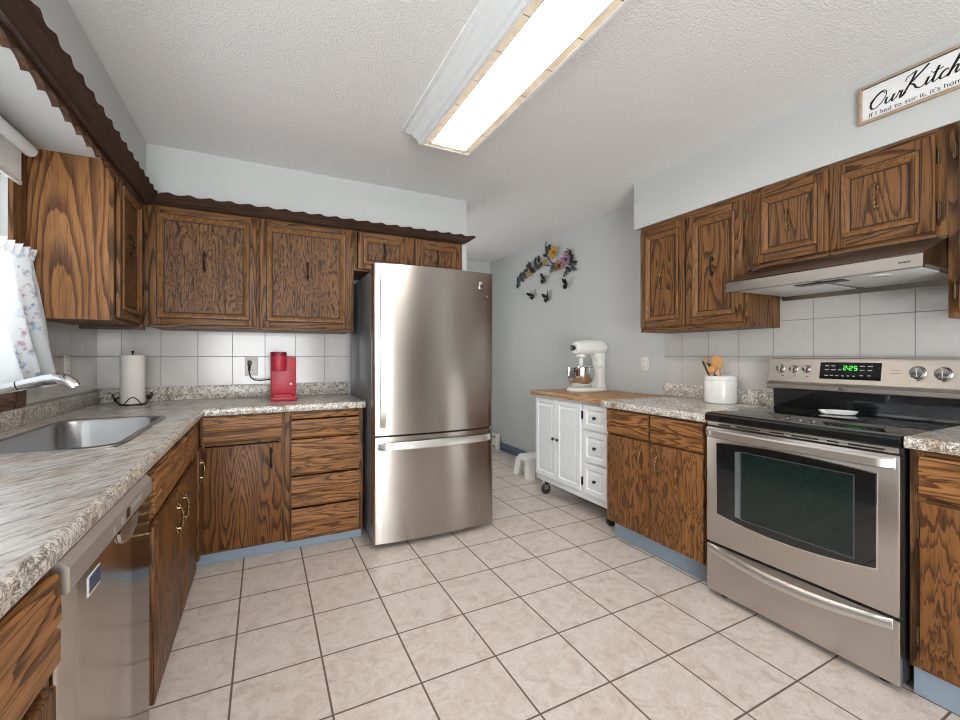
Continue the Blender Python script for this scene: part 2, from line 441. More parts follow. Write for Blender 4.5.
def panel_door(F, a0, a1, z0, z1, parent, handle=None, hinge_a=None, sw=.058, panel='panel', hmat='brass'):
    T = .019
    m = MB(); F.box(m, a0 + sw - .004, a1 - sw + .004, .002, .0075, z0 + sw - .004, z1 - sw + .004); door = m.build('door', panel, parent)
    for s0, s1 in ((a0, a0 + sw), (a1 - sw, a1)):
        m = MB(); F.box(m, s0, s1, .0015, T, z0, z1, .003); m.build('stile', F.v, door)
    for za, zb in ((z0, z0 + sw), (z1 - sw, z1)):
        m = MB(); F.box(m, a0 + sw, a1 - sw, .0015, T - .0006, za, zb, .0025); m.build('rail', F.h, door)
    m = MB(); i = sw - .016
    F.ring(m, a0 + i, a1 - i, z0 + i, z1 - i, [(0, T - .001), (.003, T + .006), (.010, T + .007), (.014, T + .001), (.017, T + .001), (.021, T - .002), (.028, .009), (.032, .007)])
    m.build('moulding', 'mould', door)
    m = MB(); F.ring(m, a0 + i, a1 - i, z0 + i, z1 - i, [(.031, .0078), (.031, .0090), (.037, .0082), (.037, .0076)]); m.build('groove', 'inner', door)  # dark ring paints the groove's stain and its shadow line
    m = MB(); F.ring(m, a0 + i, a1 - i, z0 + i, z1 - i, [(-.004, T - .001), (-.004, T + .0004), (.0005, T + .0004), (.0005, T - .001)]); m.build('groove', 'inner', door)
    if handle: pull(F, handle[0], handle[1], .0075, door, hmat)
    if hinge_a is not None:
        for zc in (z0 + .085, z1 - .085): hinge(F, hinge_a, zc, door, .002)
    return door

def slab_door(F, a0, a1, z0, z1, parent, handle=None, hinge_a=None, mat='slab', hmat='brass', bow=.016):
    m = MB(); F.box(m, a0, a1, .0015, .020, z0, z1, .004)
    door = m.build('door', mat, parent)
    if handle: pull(F, handle[0], handle[1], .020, door, hmat, bow=bow)
    if hinge_a is not None:
        for zc in (z0 + .10, z1 - .10): hinge(F, hinge_a, zc, door, .002)
    return door

def drawer(F, a0, a1, z0, z1, parent, name='drawer', mat=None, lip=True):
    "slab drawer front with a finger groove across its middle and a bevelled lower lip"
    h = z1 - z0; g = z0 + h * .47; m = MB()
    F.prof(m, a0, a1, [(.0015, z0), (.012, z0 + .002), (.022, z0 + .016), (.022, g - .008), (.013, g - .001), (.013, g + .002), (.024, g + .008), (.021, z1 - .006), (.017, z1), (.0015, z1)])
    return m.build(name, mat or F.hd, parent, smooth=25)

def stile_frame(F, parent, a0, a1, z0, z1, stiles, rails, depth=.018):
    "face frame: upright stiles (a-ranges) and level rails (z-ranges)"
    for s0, s1 in stiles:
        m = MB(); F.box(m, s0, s1, -depth, 0, z0, z1, .0015); m.build('frame_stile', F.v, parent)
    ss = sorted(stiles)
    for r0, r1 in rails:
        m = MB(); F.box(m, ss[0][1] - .001, ss[-1][0] + .001, -depth, -.0012, r0, r1); m.build('frame_rail', F.h, parent)

def carcass(F, parent, a0, a1, z0, z1, depth, d_front=-.018, t=.016, mat='oz', back=True, top=True):
    m = MB()
    F.box(m, a0, a0 + t, -depth, d_front, z0, z1); F.box(m, a1 - t, a1, -depth, d_front, z0, z1)
    F.box(m, a0 + t, a1 - t, -depth, d_front, z0, z0 + t)
    if top: F.box(m, a0 + t, a1 - t, -depth, d_front, z1 - t, z1)
    if back: F.box(m, a0 + t, a1 - t, -depth, -depth + .006, z0 + t, z1 - t)
    return m.build('carcass', mat, parent)

# ------------------------------------------------------------------ the setting
XL, XR, YB, YF, YR, ZC = -.955, 2.75, 3.55, 5.10, -2.30, 2.48
SX, SY, SZ, SRX = -.62, 3.15, 2.155, 2.425
struct(MB().box(-1.4, 2.95, -2.5, 5.4, -.10, 0), 'floor', 'floor', smooth=0)
struct(MB().box(-1.4, 2.95, -2.5, 5.4, ZC, ZC + .1), 'ceiling', 'ceil', smooth=0)
WY0, WY1, WZ0, WZ1 = 1.20, 2.49, 1.06, 2.04
m = MB()
m.box(XL - .16, XL, YR, WY0, 0, ZC); m.box(XL - .16, XL, WY1, YB, 0, ZC); m.box(XL - .16, XL, WY0, WY1, 0, WZ0); m.box(XL - .16, XL, WY0, WY1, WZ1, ZC)
struct(m, 'wall_left', 'wall', smooth=0)
struct(MB().box(XL - .16, 1.478, YB, YB + .12, 0, ZC), 'wall_back', 'wall', smooth=0)
struct(MB().box(1.437, 1.478, SY, YB, 0, SZ), 'return_wall', 'wall', smooth=0)
struct(MB().box(XR, XR + .12, YR, YF + .1, 0, ZC), 'wall_right', 'wall', smooth=0)
DW0, DW1, DZ0, DZ1 = .30, 1.5, .85, 2.05
m = MB()
m.box(-1.1, DW0, YF, YF + .14, 0, ZC); m.box(DW1, XR, YF, YF + .14, 0, ZC); m.box(DW0, DW1, YF, YF + .14, 0, DZ0); m.box(DW0, DW1, YF, YF + .14, DZ1, ZC)
struct(m, 'wall_far', 'wall', smooth=0)
struct(MB().box(-1.115, -1.0, YB + .12, YF + .14, 0, ZC), 'dining_wall_left', 'wall', smooth=0)
m = MB()
m.box(.85, XR, YR - .14, YR, 0, ZC); m.box(XL, .85, YR - .14, YR, 2.20, ZC)  # unseen rear wall, left open at one side for the fill light
struct(m, 'wall_rear', 'wall', smooth=0)
struct(MB().box(1.55, 2.35, YR, YR + .035, .0, 2.03, .004), 'fridge_reflection_board', plain('reflection_board_brown', (.10, .062, .038), .45))  # unseen dark board added to reflect as a darker band in the fridge
# soffits above the cabinets
struct(MB().box(XL, SX, YR, YB, SZ, ZC), 'soffit_wall_left', 'wall', smooth=0)
struct(MB().box(SX, 1.478, SY, YB, SZ, ZC), 'soffit_wall_back', 'wall', smooth=0)
struct(MB().box(SRX, XR, YR, 2.275, 2.14, ZC), 'soffit_wall_right', 'wall', smooth=0)
# tiled splashbacks
struct(MB().box(XL + .007, .62, YB - .007, YB, 1.0, 1.41), 'wall_tile_back', 'tile_b', smooth=0)
struct(MB().box(XL, XL + .007, 2.63, YB, 1.0, 1.41), 'wall_tile_left', 'tile_l', smooth=0)
struct(MB().box(XR - .007, XR, .3, 2.272, .90, 1.74), 'wall_tile_right', 'tile_r', smooth=0)
# blue-grey skirting in the dining end
struct(MB().box(XR - .014, XR, 2.3, YF, 0, .095, .003), 'baseboard_right', plain('blue_skirting', srgb(92, 106, 130), .5))
struct(MB().box(1.5, XR - .014, YF - .014, YF, 0, .095, .003), 'baseboard_far', plain('blue_skirting_far', srgb(92, 106, 130), .5))

# window over the sink
w = bpy.data.objects.new('window_1', None); COL.objects.link(w); w['kind'] = 'structure'; w.location = (XL, WY1, WZ0); WLOC['window_1'] = Vector(w.location)
m = MB()
xa, xb = XL - .10, XL - .035
m.box(xa, xb, WY0, WY1, WZ0, WZ0 + .05, .004); m.box(xa, xb, WY0, WY1, WZ1 - .05, WZ1, .004)
m.box(xa, xb, WY1 - .05, WY1, WZ0 + .05, WZ1 - .05, .004); m.box(xa, xb, WY0, WY0 + .05, WZ0 + .05, WZ1 - .05, .004)
m.box(xa, xb, 1.84, 1.88, WZ0 + .05, WZ1 - .05, .004)
m.build('window_frame', 'vinyl', w)
m = MB(); m.box(XL - .07, XL - .066, WY0 + .05, WY1 - .05, WZ0 + .05, WZ1 - .05); m.build('window_pane', 'glass', w)
m = MB(); m.box(XL, XL + .018, WY1 - .005, 2.596, .995, 2.12, .003); m.box(XL, XL + .018, WY0 - .095, WY0 + .005, .995, 2.12, .003)
m.build('window_casing', 'oz', w)
m = MB(); m.box(XL, XL + .020, WY0, WY1 - .005, .995, 1.07, .003); m.box(XL, XL + .018, WY0, WY1 - .005, 2.035, 2.12, .003)
m.build('window_sill', 'oy', w)
# dining window, hidden behind the fridge run
w2 = bpy.data.objects.new('window_2', None); COL.objects.link(w2); w2['kind'] = 'structure'; w2.location = (DW0, YF, DZ0); WLOC['window_2'] = Vector(w2.location)
m = MB()
for b in ((DW0, DW1, DZ0, DZ0 + .05), (DW0, DW1, DZ1 - .05, DZ1), (DW0, DW0 + .05, DZ0, DZ1), (DW1 - .05, DW1, DZ0, DZ1)): m.box(b[0], b[1], YF + .03, YF + .09, b[2], b[3], .004)
m.build('window_frame', 'vinyl', w2)

# ------------------------------------------------------------------ upper cabinets, back wall
FB = Face('back', 3.13)
ZB, ZT = 1.39, 2.155
t_ = thing('wall_cabinet', 'dark oak double-door wall cabinet over the red coffee maker', 'cabinet', (-.02, 3.13, ZB), 'dark oak wall cabinets along the back wall')
carcass(FB, t_, -.60, .575, ZB, ZT, .415)
stile_frame(FB, t_, -.635, .575, ZB, ZT, [(-.635, -.598), (-.045, -.018), (.551, .576)], [(ZB, ZB + .03), (ZT - .05, ZT)])
panel_door(FB, -.604, -.040, ZB + .015, 2.108, t_, (-.325, 1.795), None, hmat='bronze')
panel_door(FB, -.023, .556, ZB + .015, 2.108, t_, (.268, 1.795), .560, hmat='bronze')
t_ = thing('fridge_top_cabinet', 'short dark oak double-door wall cabinet above the refrigerator', 'cabinet', (1.0, 3.13, 1.84), 'dark oak wall cabinets along the back wall')
carcass(FB, t_, .5765, 1.426, 1.83, ZT, .415)
stile_frame(FB, t_, .5765, 1.426, 1.83, ZT, [(.577, .600), (.980, 1.036), (1.400, 1.426)], [(1.83, 1.85), (ZT - .05, ZT)])
panel_door(FB, .604, .986, 1.842, 2.108, t_, (.795, 1.985), .588, sw=.055, hmat='bronze')
panel_door(FB, 1.030, 1.408, 1.842, 2.108, t_, (1.215, 1.985), None, sw=.055, hmat='bronze')

# corner cabinet on the left wall
FLU = Face('left', -.642)
t_ = thing('wall_cabinet', 'dark oak corner wall cabinet beside the sink window, plain side panel showing', 'cabinet', (-.80, 2.85, ZB), 'dark oak wall cabinets along the left wall')
m = MB(); m.box(XL, -.660, 2.622, 2.640, ZB, SZ); m.build('side_panel', 'side', t_)
m = MB(); m.box(XL, -.660, 2.640, 3.128, ZB, ZB + .016); m.box(XL, -.660, 2.640, 3.128, SZ - .016, SZ); m.box(XL, -.660, 3.112, 3.128, ZB + .016, SZ - .016)
m.build('carcass', 'oz', t_)
m2 = MB(); m2.box(-.90, -.62, 3.075, 3.128, ZB - .022, ZB - .0005); m2.build('bottom_rail', 'dkoak', t_)
stile_frame(FLU, t_, 2.622, 3.128, ZB, SZ, [(2.6225, 2.662), (3.075, 3.128)], [(ZB, ZB + .03), (SZ - .05, SZ)])
panel_door(FLU, 2.648, 3.085, ZB + .015, 2.108, t_, (2.86, 1.80), None, hmat='bronze')

# scalloped cornices and the valance over the sink
def cornice(F, a0, a1, name, label, mat, mit0, mit1, zb=2.116, zt=2.168, out=.080, per=.104, amp=.0075):
    "leaning board with a wavy upper edge; mit = how much each end gains per unit of lean"
    n = int((a1 - a0) / .0065); m = MB(); rows = []
    for i in range(n + 1):
        u = i / n; a = a0 + (a1 - a0) * u
        h = amp * (1 - abs(math.cos(PI * a / per)) ** 1.4)
        def aa(d): return a + (mit0 * d * (1 - u) + mit1 * d * u)
        lean = out / (zt - zb)
        dz = zt - zb - amp + h; d = lean * dz
        rows.append([F.p(aa(.001), .0225, zb), F.p(aa(d * .5), .0225 + d * .42, zb + dz * .42), F.p(aa(d), .0225 + d, zb + dz), F.p(aa(d), .0105 + d, zb + dz), F.p(aa(d * .4), .0105 + d * .4, zb + dz * .50), F.p(aa(0), .0005, zb + .012), F.p(aa(0), .0005, zb)])
    vs = m.grid(rows, closed_u=True)
    m.bm.faces.new(vs[0][::-1]); m.bm.faces.new(vs[-1])
    o = m.build(name, mat, smooth=40)
    c = F.p((a0 + a1) / 2, 0, zb); rebase(o, c)
    return tag(o, label, 'cornice', 'dark scalloped cornices')
cornice(Face('back', 3.129), -.606, 1.440, 'scalloped_board', 'dark wavy-topped wooden cornice along the back wall cabinets, ending above the refrigerator', 'dkoak', 1, 1)
cornice(Face('left', -.618), -1.2, 3.104, 'scalloped_board', 'dark wavy-topped wooden cornice running above the sink window to the corner', 'dkoaky', 0, -1, zb=2.100, zt=2.164, out=.054)
# valance: board with a scalloped lower edge hung under the soffit
per = .1055; m = MB(); y0, y1 = -1.2, 2.6215; rows = []
N = int((y1 - y0) / .005)
for i in range(N + 1):
    y = y0 + (y1 - y0) * i / N
    z = 2.062 + .026 * abs(math.sin(PI * (y - 1.736) / per)) ** .6
    rows.append([(-.640, y, z), (-.619, y, z), (-.619, y, SZ), (-.640, y, SZ)])
vs = m.grid(rows, closed_u=True); m.bm.faces.new(vs[0][::-1]); m.bm.faces.new(vs[-1])
o = m.build('window_valance', oak('oak_valance', 'y', light=(.15, .07, .03), mid=(.10, .045, .02), dark=(.03, .014, .007), across=9, along=1, rings=7)); rebase(o, (-.63, 2.0, 2.02)); tag(o, 'brown wooden valance board with scalloped lower edge hanging before the sink window', 'valance')

# ------------------------------------------------------------------ upper cabinets, right wall
FR = Face('right', 2.43); RT = 2.138; DR = XR - .0075 - 2.43
t_ = thing('wall_cabinet', 'tall dark oak double-door wall cabinet left of the range hood', 'cabinet', (2.6, 1.84, 1.38), 'dark oak wall cabinets along the right wall')
carcass(FR, t_, 1.452, 2.215, 1.385, RT, DR)
stile_frame(FR, t_, 1.452, 2.215, 1.385, RT, [(1.452, 1.486), (1.832, 1.850), (2.195, 2.215)], [(1.385, 1.42), (RT - .04, RT)])
panel_door(FR, 1.846, 2.204, 1.415, 2.10, t_, (2.033, 1.73), None, sw=.062, panel='rpanel')
panel_door(FR, 1.472, 1.834, 1.415, 2.10, t_, (1.662, 1.76), 1.466, sw=.062, panel='rpanel', hmat='bronze')
t_ = thing('hood_cabinet', 'short dark oak double-door wall cabinet directly above the range hood', 'cabinet', (2.6, 1.05, 1.70), 'dark oak wall cabinets along the right wall')
carcass(FR, t_, .668, 1.4515, 1.70, RT, DR)
stile_frame(FR, t_, .668, 1.4515, 1.70, RT, [(.668, .702), (1.054, 1.072), (1.412, 1.4515)], [(1.70, 1.735), (RT - .03, RT)])
panel_door(FR, 1.063, 1.418, 1.722, 2.112, t_, (1.243, 1.925), 1.424, sw=.062, panel='rpanel')
panel_door(FR, .700, 1.059, 1.722, 2.112, t_, (.888, 1.925), .692, sw=.062, panel='rpanel')
t_ = thing('wall_cabinet', 'tall dark oak wall cabinet at the right edge, right of the range hood', 'cabinet', (2.6, .45, 1.37), 'dark oak wall cabinets along the right wall')
carcass(FR, t_, .10, .667, 1.37, RT, DR)
stile_frame(FR, t_, .10, .667, 1.37, RT, [(.10, .14), (.628, .667)], [(1.37, 1.40), (RT - .03, RT)])
panel_door(FR, .13, .634, 1.39, 2.112, t_, (.20, 1.72), .646, sw=.062, panel='rpanel')

# ------------------------------------------------------------------ base cabinets
FBB = Face('back', 2.895)
t_ = thing('base_cabinet', 'dark oak corner base cabinet with one plain door, left of the drawer stack', 'cabinet', (-.1, 2.895, 0), 'dark oak base cabinets along the back wall')
carcass(FBB, t_, -.32, .118, .075, .873, .645)
stile_frame(FBB, t_, -.326, .118, .075, .873, [(-.3245, -.302), (.092, .118)], [(.075, .10), (.695, .715), (.845, .873)])
drawer(FBB, -.306, .097, .712, .862, t_, 'false_drawer_front')
slab_door(FBB, -.306, .097, .090, .690, t_, (.042, .60), None, hmat='bronze')
m = MB(); FBB.box(m, -.36, .118, -.060, -.045, 0, .075); m.build('toe_kick', 'toe', t_)
t_ = thing('drawer_cabinet', 'dark oak drawer cabinet left of the refrigerator', 'cabinet', (.35, 2.895, 0), 'dark oak base cabinets along the back wall')
carcass(FBB, t_, .1185, .592, .062, .873, .645)
stile_frame(FBB, t_, .1185, .592, .062, .873, [(.1185, .158), (.563, .592)], [(.062, .075), (.845, .873)])
m = MB(); FBB.box(m, .154, .564, .0015, .018, .826, .856, .004); m.build('bread_board', 'dx', t_)
for z0, z1 in ((.700, .816), (.470, .694), (.270, .462), (.074, .262)): drawer(FBB, .154, .564, z0, z1, t_)
m = MB(); FBB.box(m, .1185, .592, -.060, -.045, 0, .062); m.build('toe_kick', 'toe', t_)

FLB = Face('left', -.327)
t_ = thing('base_cabinet', 'dark oak sink base cabinet with paired doors right of the dishwasher', 'cabinet', (-.6, 2.2, 0), 'dark oak base cabinets along the left wall')
carcass(FLB, t_, 1.612, 2.680, .10, .873, .58, top=False)
stile_frame(FLB, t_, 1.612, 2.893, .10, .873, [(1.612, 1.672), (2.122, 2.150), (2.61, 2.72), (2.872, 2.893)], [(.10, .13), (.665, .70), (.85, .873)])
drawer(FLB, 1.664, 2.618, .705, .850, t_, 'false_drawer_front')
slab_door(FLB, 1.664, 2.130, .115, .678, t_, (2.05, .575), None)
slab_door(FLB, 2.142, 2.618, .115, .678, t_, (2.185, .575), None)
m = MB(); FLB.box(m, 2.7195, 2.8725, -.018, -.0004, .695, .856); m.build('corner_filler', 'oz', t_)
slab_door(FLB, 2.712, 2.880, .115, .705, t_, (2.735, .60), None)
m = MB(); FLB.box(m, 1.612, 2.935, -.050, -.035, 0, .10); m.build('toe_kick', 'toe', t_)
t_ = thing('base_cabinet', 'dark oak base cabinet at the left edge, with drawer over door, left of the dishwasher', 'cabinet', (-.6, .7, 0), 'dark oak base cabinets along the left wall')
carcass(FLB, t_, .30, .985, .10, .873, .58)
stile_frame(FLB, t_, .30, .985, .10, .873, [(.30, .34), (.945, .985)], [(.10, .13), (.66, .70), (.85, .873)])
drawer(FLB, .33, .962, .690, .853, t_)
slab_door(FLB, .33, .955, .115, .672, t_, None, None)
m = MB(); FLB.box(m, .30, .985, -.070, -.055, 0, .10); m.build('toe_kick', 'toe', t_)

FRB = Face('right', 2.068)
t_ = thing('base_cabinet', 'dark oak base cabinet with two drawers between the white cart and the range', 'cabinet', (2.4, 1.8, 0), 'dark oak base cabinets along the right wall')
carcass(FRB, t_, 1.444, 2.165, .118, .873, .668)
stile_frame(FRB, t_, 1.440, 2.165, .118, .873, [(1.440, 1.458), (1.790, 1.822), (2.148, 2.165)], [(.118, .135), (.69, .715), (.855, .873)])
drawer(FRB, 1.816, 2.152, .703, .862, t_); drawer(FRB, 1.457, 1.795, .703, .862, t_)
slab_door(FRB, 1.811, 2.154, .128, .697, t_, (1.862, .585), None, 'slab_zig')
slab_door(FRB, 1.457, 1.805, .128, .697, t_, (1.745, .57), 1.449, 'slab_zig')
m = MB(); FRB.box(m, 1.44, 2.165, -.075, -.060, 0, .118); m.build('toe_kick', 'toe', t_)
t_ = thing('base_cabinet', 'dark oak base cabinet at the right edge, right of the range', 'cabinet', (2.4, .45, 0), 'dark oak base cabinets along the right wall')
carcass(FRB, t_, .10, .664, .112, .890, .668)
stile_frame(FRB, t_, .10, .664, .112, .890, [(.10, .14), (.622, .664)], [(.112, .14), (.69, .72), (.862, .890)])
drawer(FRB, .13, .634, .722, .866, t_)
slab_door(FRB, .13, .632, .130, .708, t_, None, .638, 'slab_zig')
m = MB(); FRB.box(m, .10, .664, -.050, -.035, 0, .112); m.build('toe_kick', 'toe', t_)

# ------------------------------------------------------------------ worktops
def slab_edge(mb, path, z0, z1, r=.012): pass
BSZ = 1.010
# L-shaped top with the sink cut-out
SKX0, SKX1, SKY0, SKY1 = -.842, -.425, 1.80, 2.64
t_ = thing('countertop', 'L-shaped speckled beige laminate countertop around the sink', 'countertop', (-.6, 2.9, .875))
m = MB()
CX, CY = -.318, 2.882
for b in ((XL, CX, .28, SKY0 + .012), (XL, CX, SKY1 - .012, YB), (XL, SKX0 + .012, SKY0 + .012, SKY1 - .012), (SKX1 - .012, CX, SKY0 + .012, SKY1 - .012), (CX, .600, CY, YB)):
    m.box(b[0], b[1], b[2], b[3], .8751, .915)
m.build('worktop', 'gr_top', t_, smooth=0)
m = MB()   # rolled front edges
def nose(mb, F, a0, a1, z0=.874, z1=.9155):
    pts = [(0, z0), (.010, z0), (.014, z0 + .006), (.014, z1 - .010), (.011, z1 - .003), (.005, z1), (0, z1)]
    F.prof(mb, a0, a1, pts)
nose(m, Face('left', CX), .28, CY - .0002); nose(m, Face('back', CY), CX + .0145, .600)
m.build('front_edge', 'gr_edge', t_)
m = MB(); m.box(.600, .608, CY - .006, YB, .875, .9152, .003); m.build('end_cap', 'gr_edge', t_)
m = MB(); m.box(XL, .600, YB - .024, YB - .0072, .915, BSZ, .004); m.box(XL + .0002, XL + .022, .28, YB - .024, .915, .993, .004)
m.build('backsplash', 'gr_edge', t_)
t_ = thing('countertop', 'speckled beige laminate countertop holding the utensil crock, left of the range', 'countertop', (2.4, 1.8, .875), 'worktops along the right wall')
CR = 2.046
m = MB(); m.box(CR, XR - .0002, 1.432, 2.190, .8751, .915); m.build('worktop', 'gr_top', t_, smooth=0)
m = MB(); nose(m, Face('right', CR), 1.432, 2.190); m.build('front_edge', 'gr_edge', t_)
m = MB(); m.box(XR - .026, XR - .0075, 1.432, 2.275, .915, BSZ, .005); m.build('backsplash', 'gr_edge', t_)
m = MB(); m.box(CR - .012, XR - .0002, 2.190, 2.198, .875, .9152, .003); m.build('end_cap', 'gr_edge', t_)
t_ = thing('countertop', 'speckled beige laminate countertop at the right edge, right of the range', 'countertop', (2.4, .45, .892), 'worktops along the right wall')
m = MB(); m.box(CR, XR - .0002, .10, .668, .8921, .932); m.build('worktop', 'gr_top', t_, smooth=0)
m = MB(); nose(m, Face('right', CR), .10, .668, .891, .9325); m.build('front_edge', 'gr_edge', t_)
m = MB(); m.box(XR - .026, XR - .0075, .10, .668, .932, BSZ + .017, .005); m.build('backsplash', 'gr_edge', t_)

# ------------------------------------------------------------------ sink and faucet
def rrect(x0, x1, y0, y1, r, z, n=6):
    pts = []
    for cx, cy, a in ((x1 - r, y1 - r, 0), (x0 + r, y1 - r, 90), (x0 + r, y0 + r, 180), (x1 - r, y0 + r, 270)):
        for k in range(n + 1):
            q = R(a + 90 * k / n); pts.append((cx + r * math.cos(q), cy + r * math.sin(q), z))
    return pts
t_ = thing('sink', 'stainless steel drop-in kitchen sink in the left countertop', 'sink', (-.65, 2.2, .915))
m = MB(); b = .0
def lay(i, r, z): return rrect(SKX0 + i, SKX1 - i, SKY0 + i, SKY1 - i, r, z)
m.grid([lay(0, .09, .9155), lay(.002, .088, .920), (lay(.016, .085, .922)), lay(.024, .085, .919), lay(.028, .09, .908), lay(.034, .09, .74), lay(.050, .09, .715), lay(.10, .08, .708), lay(.20, .01, .705)], closed_u=True)
rows = lay(.20, .01, .705); m.bm.faces.new([m.bm.verts.new(p) for p in rows])
m.build('basin', 'sinksteel', t_)
m = MB(); m.lathe([(.045, .002), (.045, .005), (.036, .006), (.033, .001), (0, .001)], (-.65, 2.2, .705), n=24); m.build('drain', 'chrome', t_)
FX, FY = -.874, 2.15
t_ = thing('faucet', 'chrome pull-out kitchen faucet behind the sink', 'faucet', (FX, FY, .915))
m = MB(); m.lathe([(.030, .0005), (.030, .006), (.025, .014), (.023, .05), (.024, .10), (.026, .15), (.024, .185), (.017, .21), (.0, .215)], (FX, FY, .915)); m.build('body', 'chrome', t_)
m = MB(); m.tube([(FX, FY, 1.090), (FX + .035, FY, 1.099), (FX + .072, FY, 1.109)], [.018, .0175, .017], 14); m.build('spout', 'chrome', t_)
m = MB(); m.tube([(FX + .0725, FY, 1.109), (FX + .0755, FY, 1.110)], .0174, 14); m.build('spout_ring', 'black', t_)
m = MB(); m.tube([(FX + .076, FY, 1.110), (FX + .110, FY, 1.119), (FX + .150, FY, 1.129), (FX + .180, FY, 1.133), (FX + .203, FY, 1.128), (FX + .222, FY, 1.113), (FX + .232, FY, 1.098)], [.017, .018, .0195, .021, .022, .022, .021], 16)
m.build('spray_head', 'chrome', t_)
m = MB(); m.tube([(FX, FY - .022, 1.05), (FX, FY - .05, 1.065), (FX + .01, FY - .11, 1.09)], [.010, .008, .006], 10); m.build('lever', 'chrome', t_)

# ------------------------------------------------------------------ dishwasher
DX = -.306
t_ = thing('dishwasher', 'stainless steel dishwasher under the left countertop', 'dishwasher', (-.6, 1.3, 0))
FD = Face('left', DX)
m = MB(); FD.box(m, .995, 1.604, -.60, -.030, .02, .868); m.build('tub', 'black', t_)
m = MB(); FD.prof(m, .990, 1.603, [(-.03, .803), (0, .803), (.004, .807), (.004, .848), (-.010, .862), (-.03, .862)]); m.build('control_panel', 'dwpanel', t_)
m = MB()
prof = [(.990, -.03), (.990, -.020), (.994, -.0135), (1.036, -.0015), (1.044, 0), (1.30, .0015), (1.594, 0), (1.600, -.004), (1.603, -.012), (1.603, -.03)]
m.prism([FD.p(a, d, .115) for a, d in prof], (0, 0, .686)); m.build('door', 'dwsteel', t_)
m = MB()
rows = [[FD.p(1.350 + .085 * math.cos(q) * k, .002 + e, .8025 - .042 * math.sin(q) * k) for q in [PI * j / 12 for j in range(13)]] for k, e in ((1, 0), (.96, .006), (.85, .003), (.5, .001), (.05, .001))]
m.grid(rows); m.build('pocket_handle', 'steely', t_)
m = MB(); FD.box(m, 1.335, 1.365, .0042, .0050, .815, .838); m.build('display_window', 'black', t_)
for k in range(4):
    m = MB(); FD.box(m, 1.390 + k * .026, 1.408 + k * .026, .0042, .0052, .826, .838); m.build('button', 'grmark', t_)
for a in (1.300, 1.235):
    m = MB(); FD.box(m, a, a + .012, .0042, .0052, .815, .832); m.build('button', 'grmark', t_)
m = MB(); FD.box(m, 1.085, 1.155, .0008, .0016, .748, .787); m.build('sticker', 'sgwhite', t_)['label'] = 'blue and white sticker'
m = MB(); FD.box(m, 1.092, 1.155, .0016, .0020, .751, .784); m.build('sticker_print', 'bluelab', t_)
m = MB(); FD.box(m, .995, 1.60, -.06, -.045, .0, .112); m.build('kick_plate', 'black', t_)

# ------------------------------------------------------------------ refrigerator
t_ = thing('refrigerator', 'stainless steel bottom-freezer refrigerator at the end of the back counter', 'refrigerator', (1.03, 3.1, 0))
x0, x1 = .613, 1.460
m = MB(); m.box(x0 + .004, x1 - .004, 2.745, 3.135, .03, 1.765, .006); m.box(x0 + .004, 1.425, 3.135, 3.46, .03, 1.7645, .003); m.build('body', 'grey', t_)
m = MB(); m.box(x0 + .02, x1 - .02, 2.69, 2.744, .06, 1.75); m.build('door_gasket', 'black', t_)
def bow_poly(z, y_edge=2.668, bow=.030, back=2.735, n=20):
    pts = [(x0, back, z), (x0, y_edge + .010, z), (x0 + .003, y_edge + .003, z)]
    for i in range(n + 1):
        u = i / n; x = x0 + .010 + (x1 - x0 - .020) * u
        pts.append((x, y_edge - bow * (1 - (2 * u - 1) ** 2), z))
    pts += [(x1 - .003, y_edge + .003, z), (x1, y_edge + .010, z), (x1, back, z)]
    return pts
M['fsteel'] = steel('fridge_steel', 'x', rough=.25, col=(.44, .408, .375), aniso=.85, arot=.25)
m = MB(); m.prism(bow_poly(.716), (0, 0, 1.084)); d1 = m.build('door', 'fsteel', t_, smooth=50)
m = MB(); m.prism(bow_poly(.036), (0, 0, .668)); d2 = m.build('freezer_door', 'fsteel', t_, smooth=50)
def ybow(x): 
    u = (x - x0 - .010) / (x1 - x0 - .020); return 2.668 - .030 * (1 - (2 * u - 1) ** 2)
m = MB()   # flat upright handle, ends bent in to the door
rows = []
for i in range(25):
    u = i / 24; z = .765 + 1.005 * u; e = min(u, 1 - u) * 2
    out = .004 + .030 * min(1, e / .18) ** .6 * (0.8 + .2 * e)
    w = .017 + .006 * e
    xa = .668 - w; xb = .668 + w; y = ybow(.668) - out
    rows.append([(xa, y, z), (xb, y - .002, z), (xb, y + .010, z), (xa, y + .010, z)])
vs = m.grid(rows, closed_u=True); m.bm.faces.new(vs[0][::-1]); m.bm.faces.new(vs[-1]); m.build('handle', 'bar', d1, smooth=30)
m = MB(); rows = []
for i in range(33):
    u = i / 32; x = .640 + .795 * u; e = min(u, 1 - u) * 2
    out = .004 + .026 * min(1, e / .12) ** .6
    zc = .647
    h = .022 + .004 * e; y = ybow(x) - out
    rows.append([(x, y + .010, zc - h), (x, y + .001, zc - h), (x, y - .003, zc - h * .8), (x, y + .001, zc + h * .8), (x, y + .004, zc + h), (x, y + .012, zc + h)])
vs = m.grid(rows, closed_u=True); m.bm.faces.new(vs[0][::-1]); m.bm.faces.new(vs[-1]); m.build('handle', 'bar', d2, smooth=30)
m = MB(); y = ybow(1.355); m.box(1.342, 1.370, y - .002, y + .006, 1.685, 1.735, .002); m.build('badge', 'chrome', d1)
m = MB(); m.box(1.352, 1.370, y - .004, y - .002, 1.690, 1.716, .001); m.build('badge_mark', 'bronze', d1)
m = MB(); y = ybow(1.415); m.lathe([(.006, 0), (.004, .003), (0, .004)], (1.412, y, 1.635), (0, -1, 0), 10); m.build('lock_cap', 'chrome', d1)
m = MB()
for x in (x0 + .04, x1 - .04): m.box(x - .03, x + .03, 2.70, 2.80, 1.7655, 1.792, .006)
m.build('hinge_cover', 'grey', t_)
m = MB()
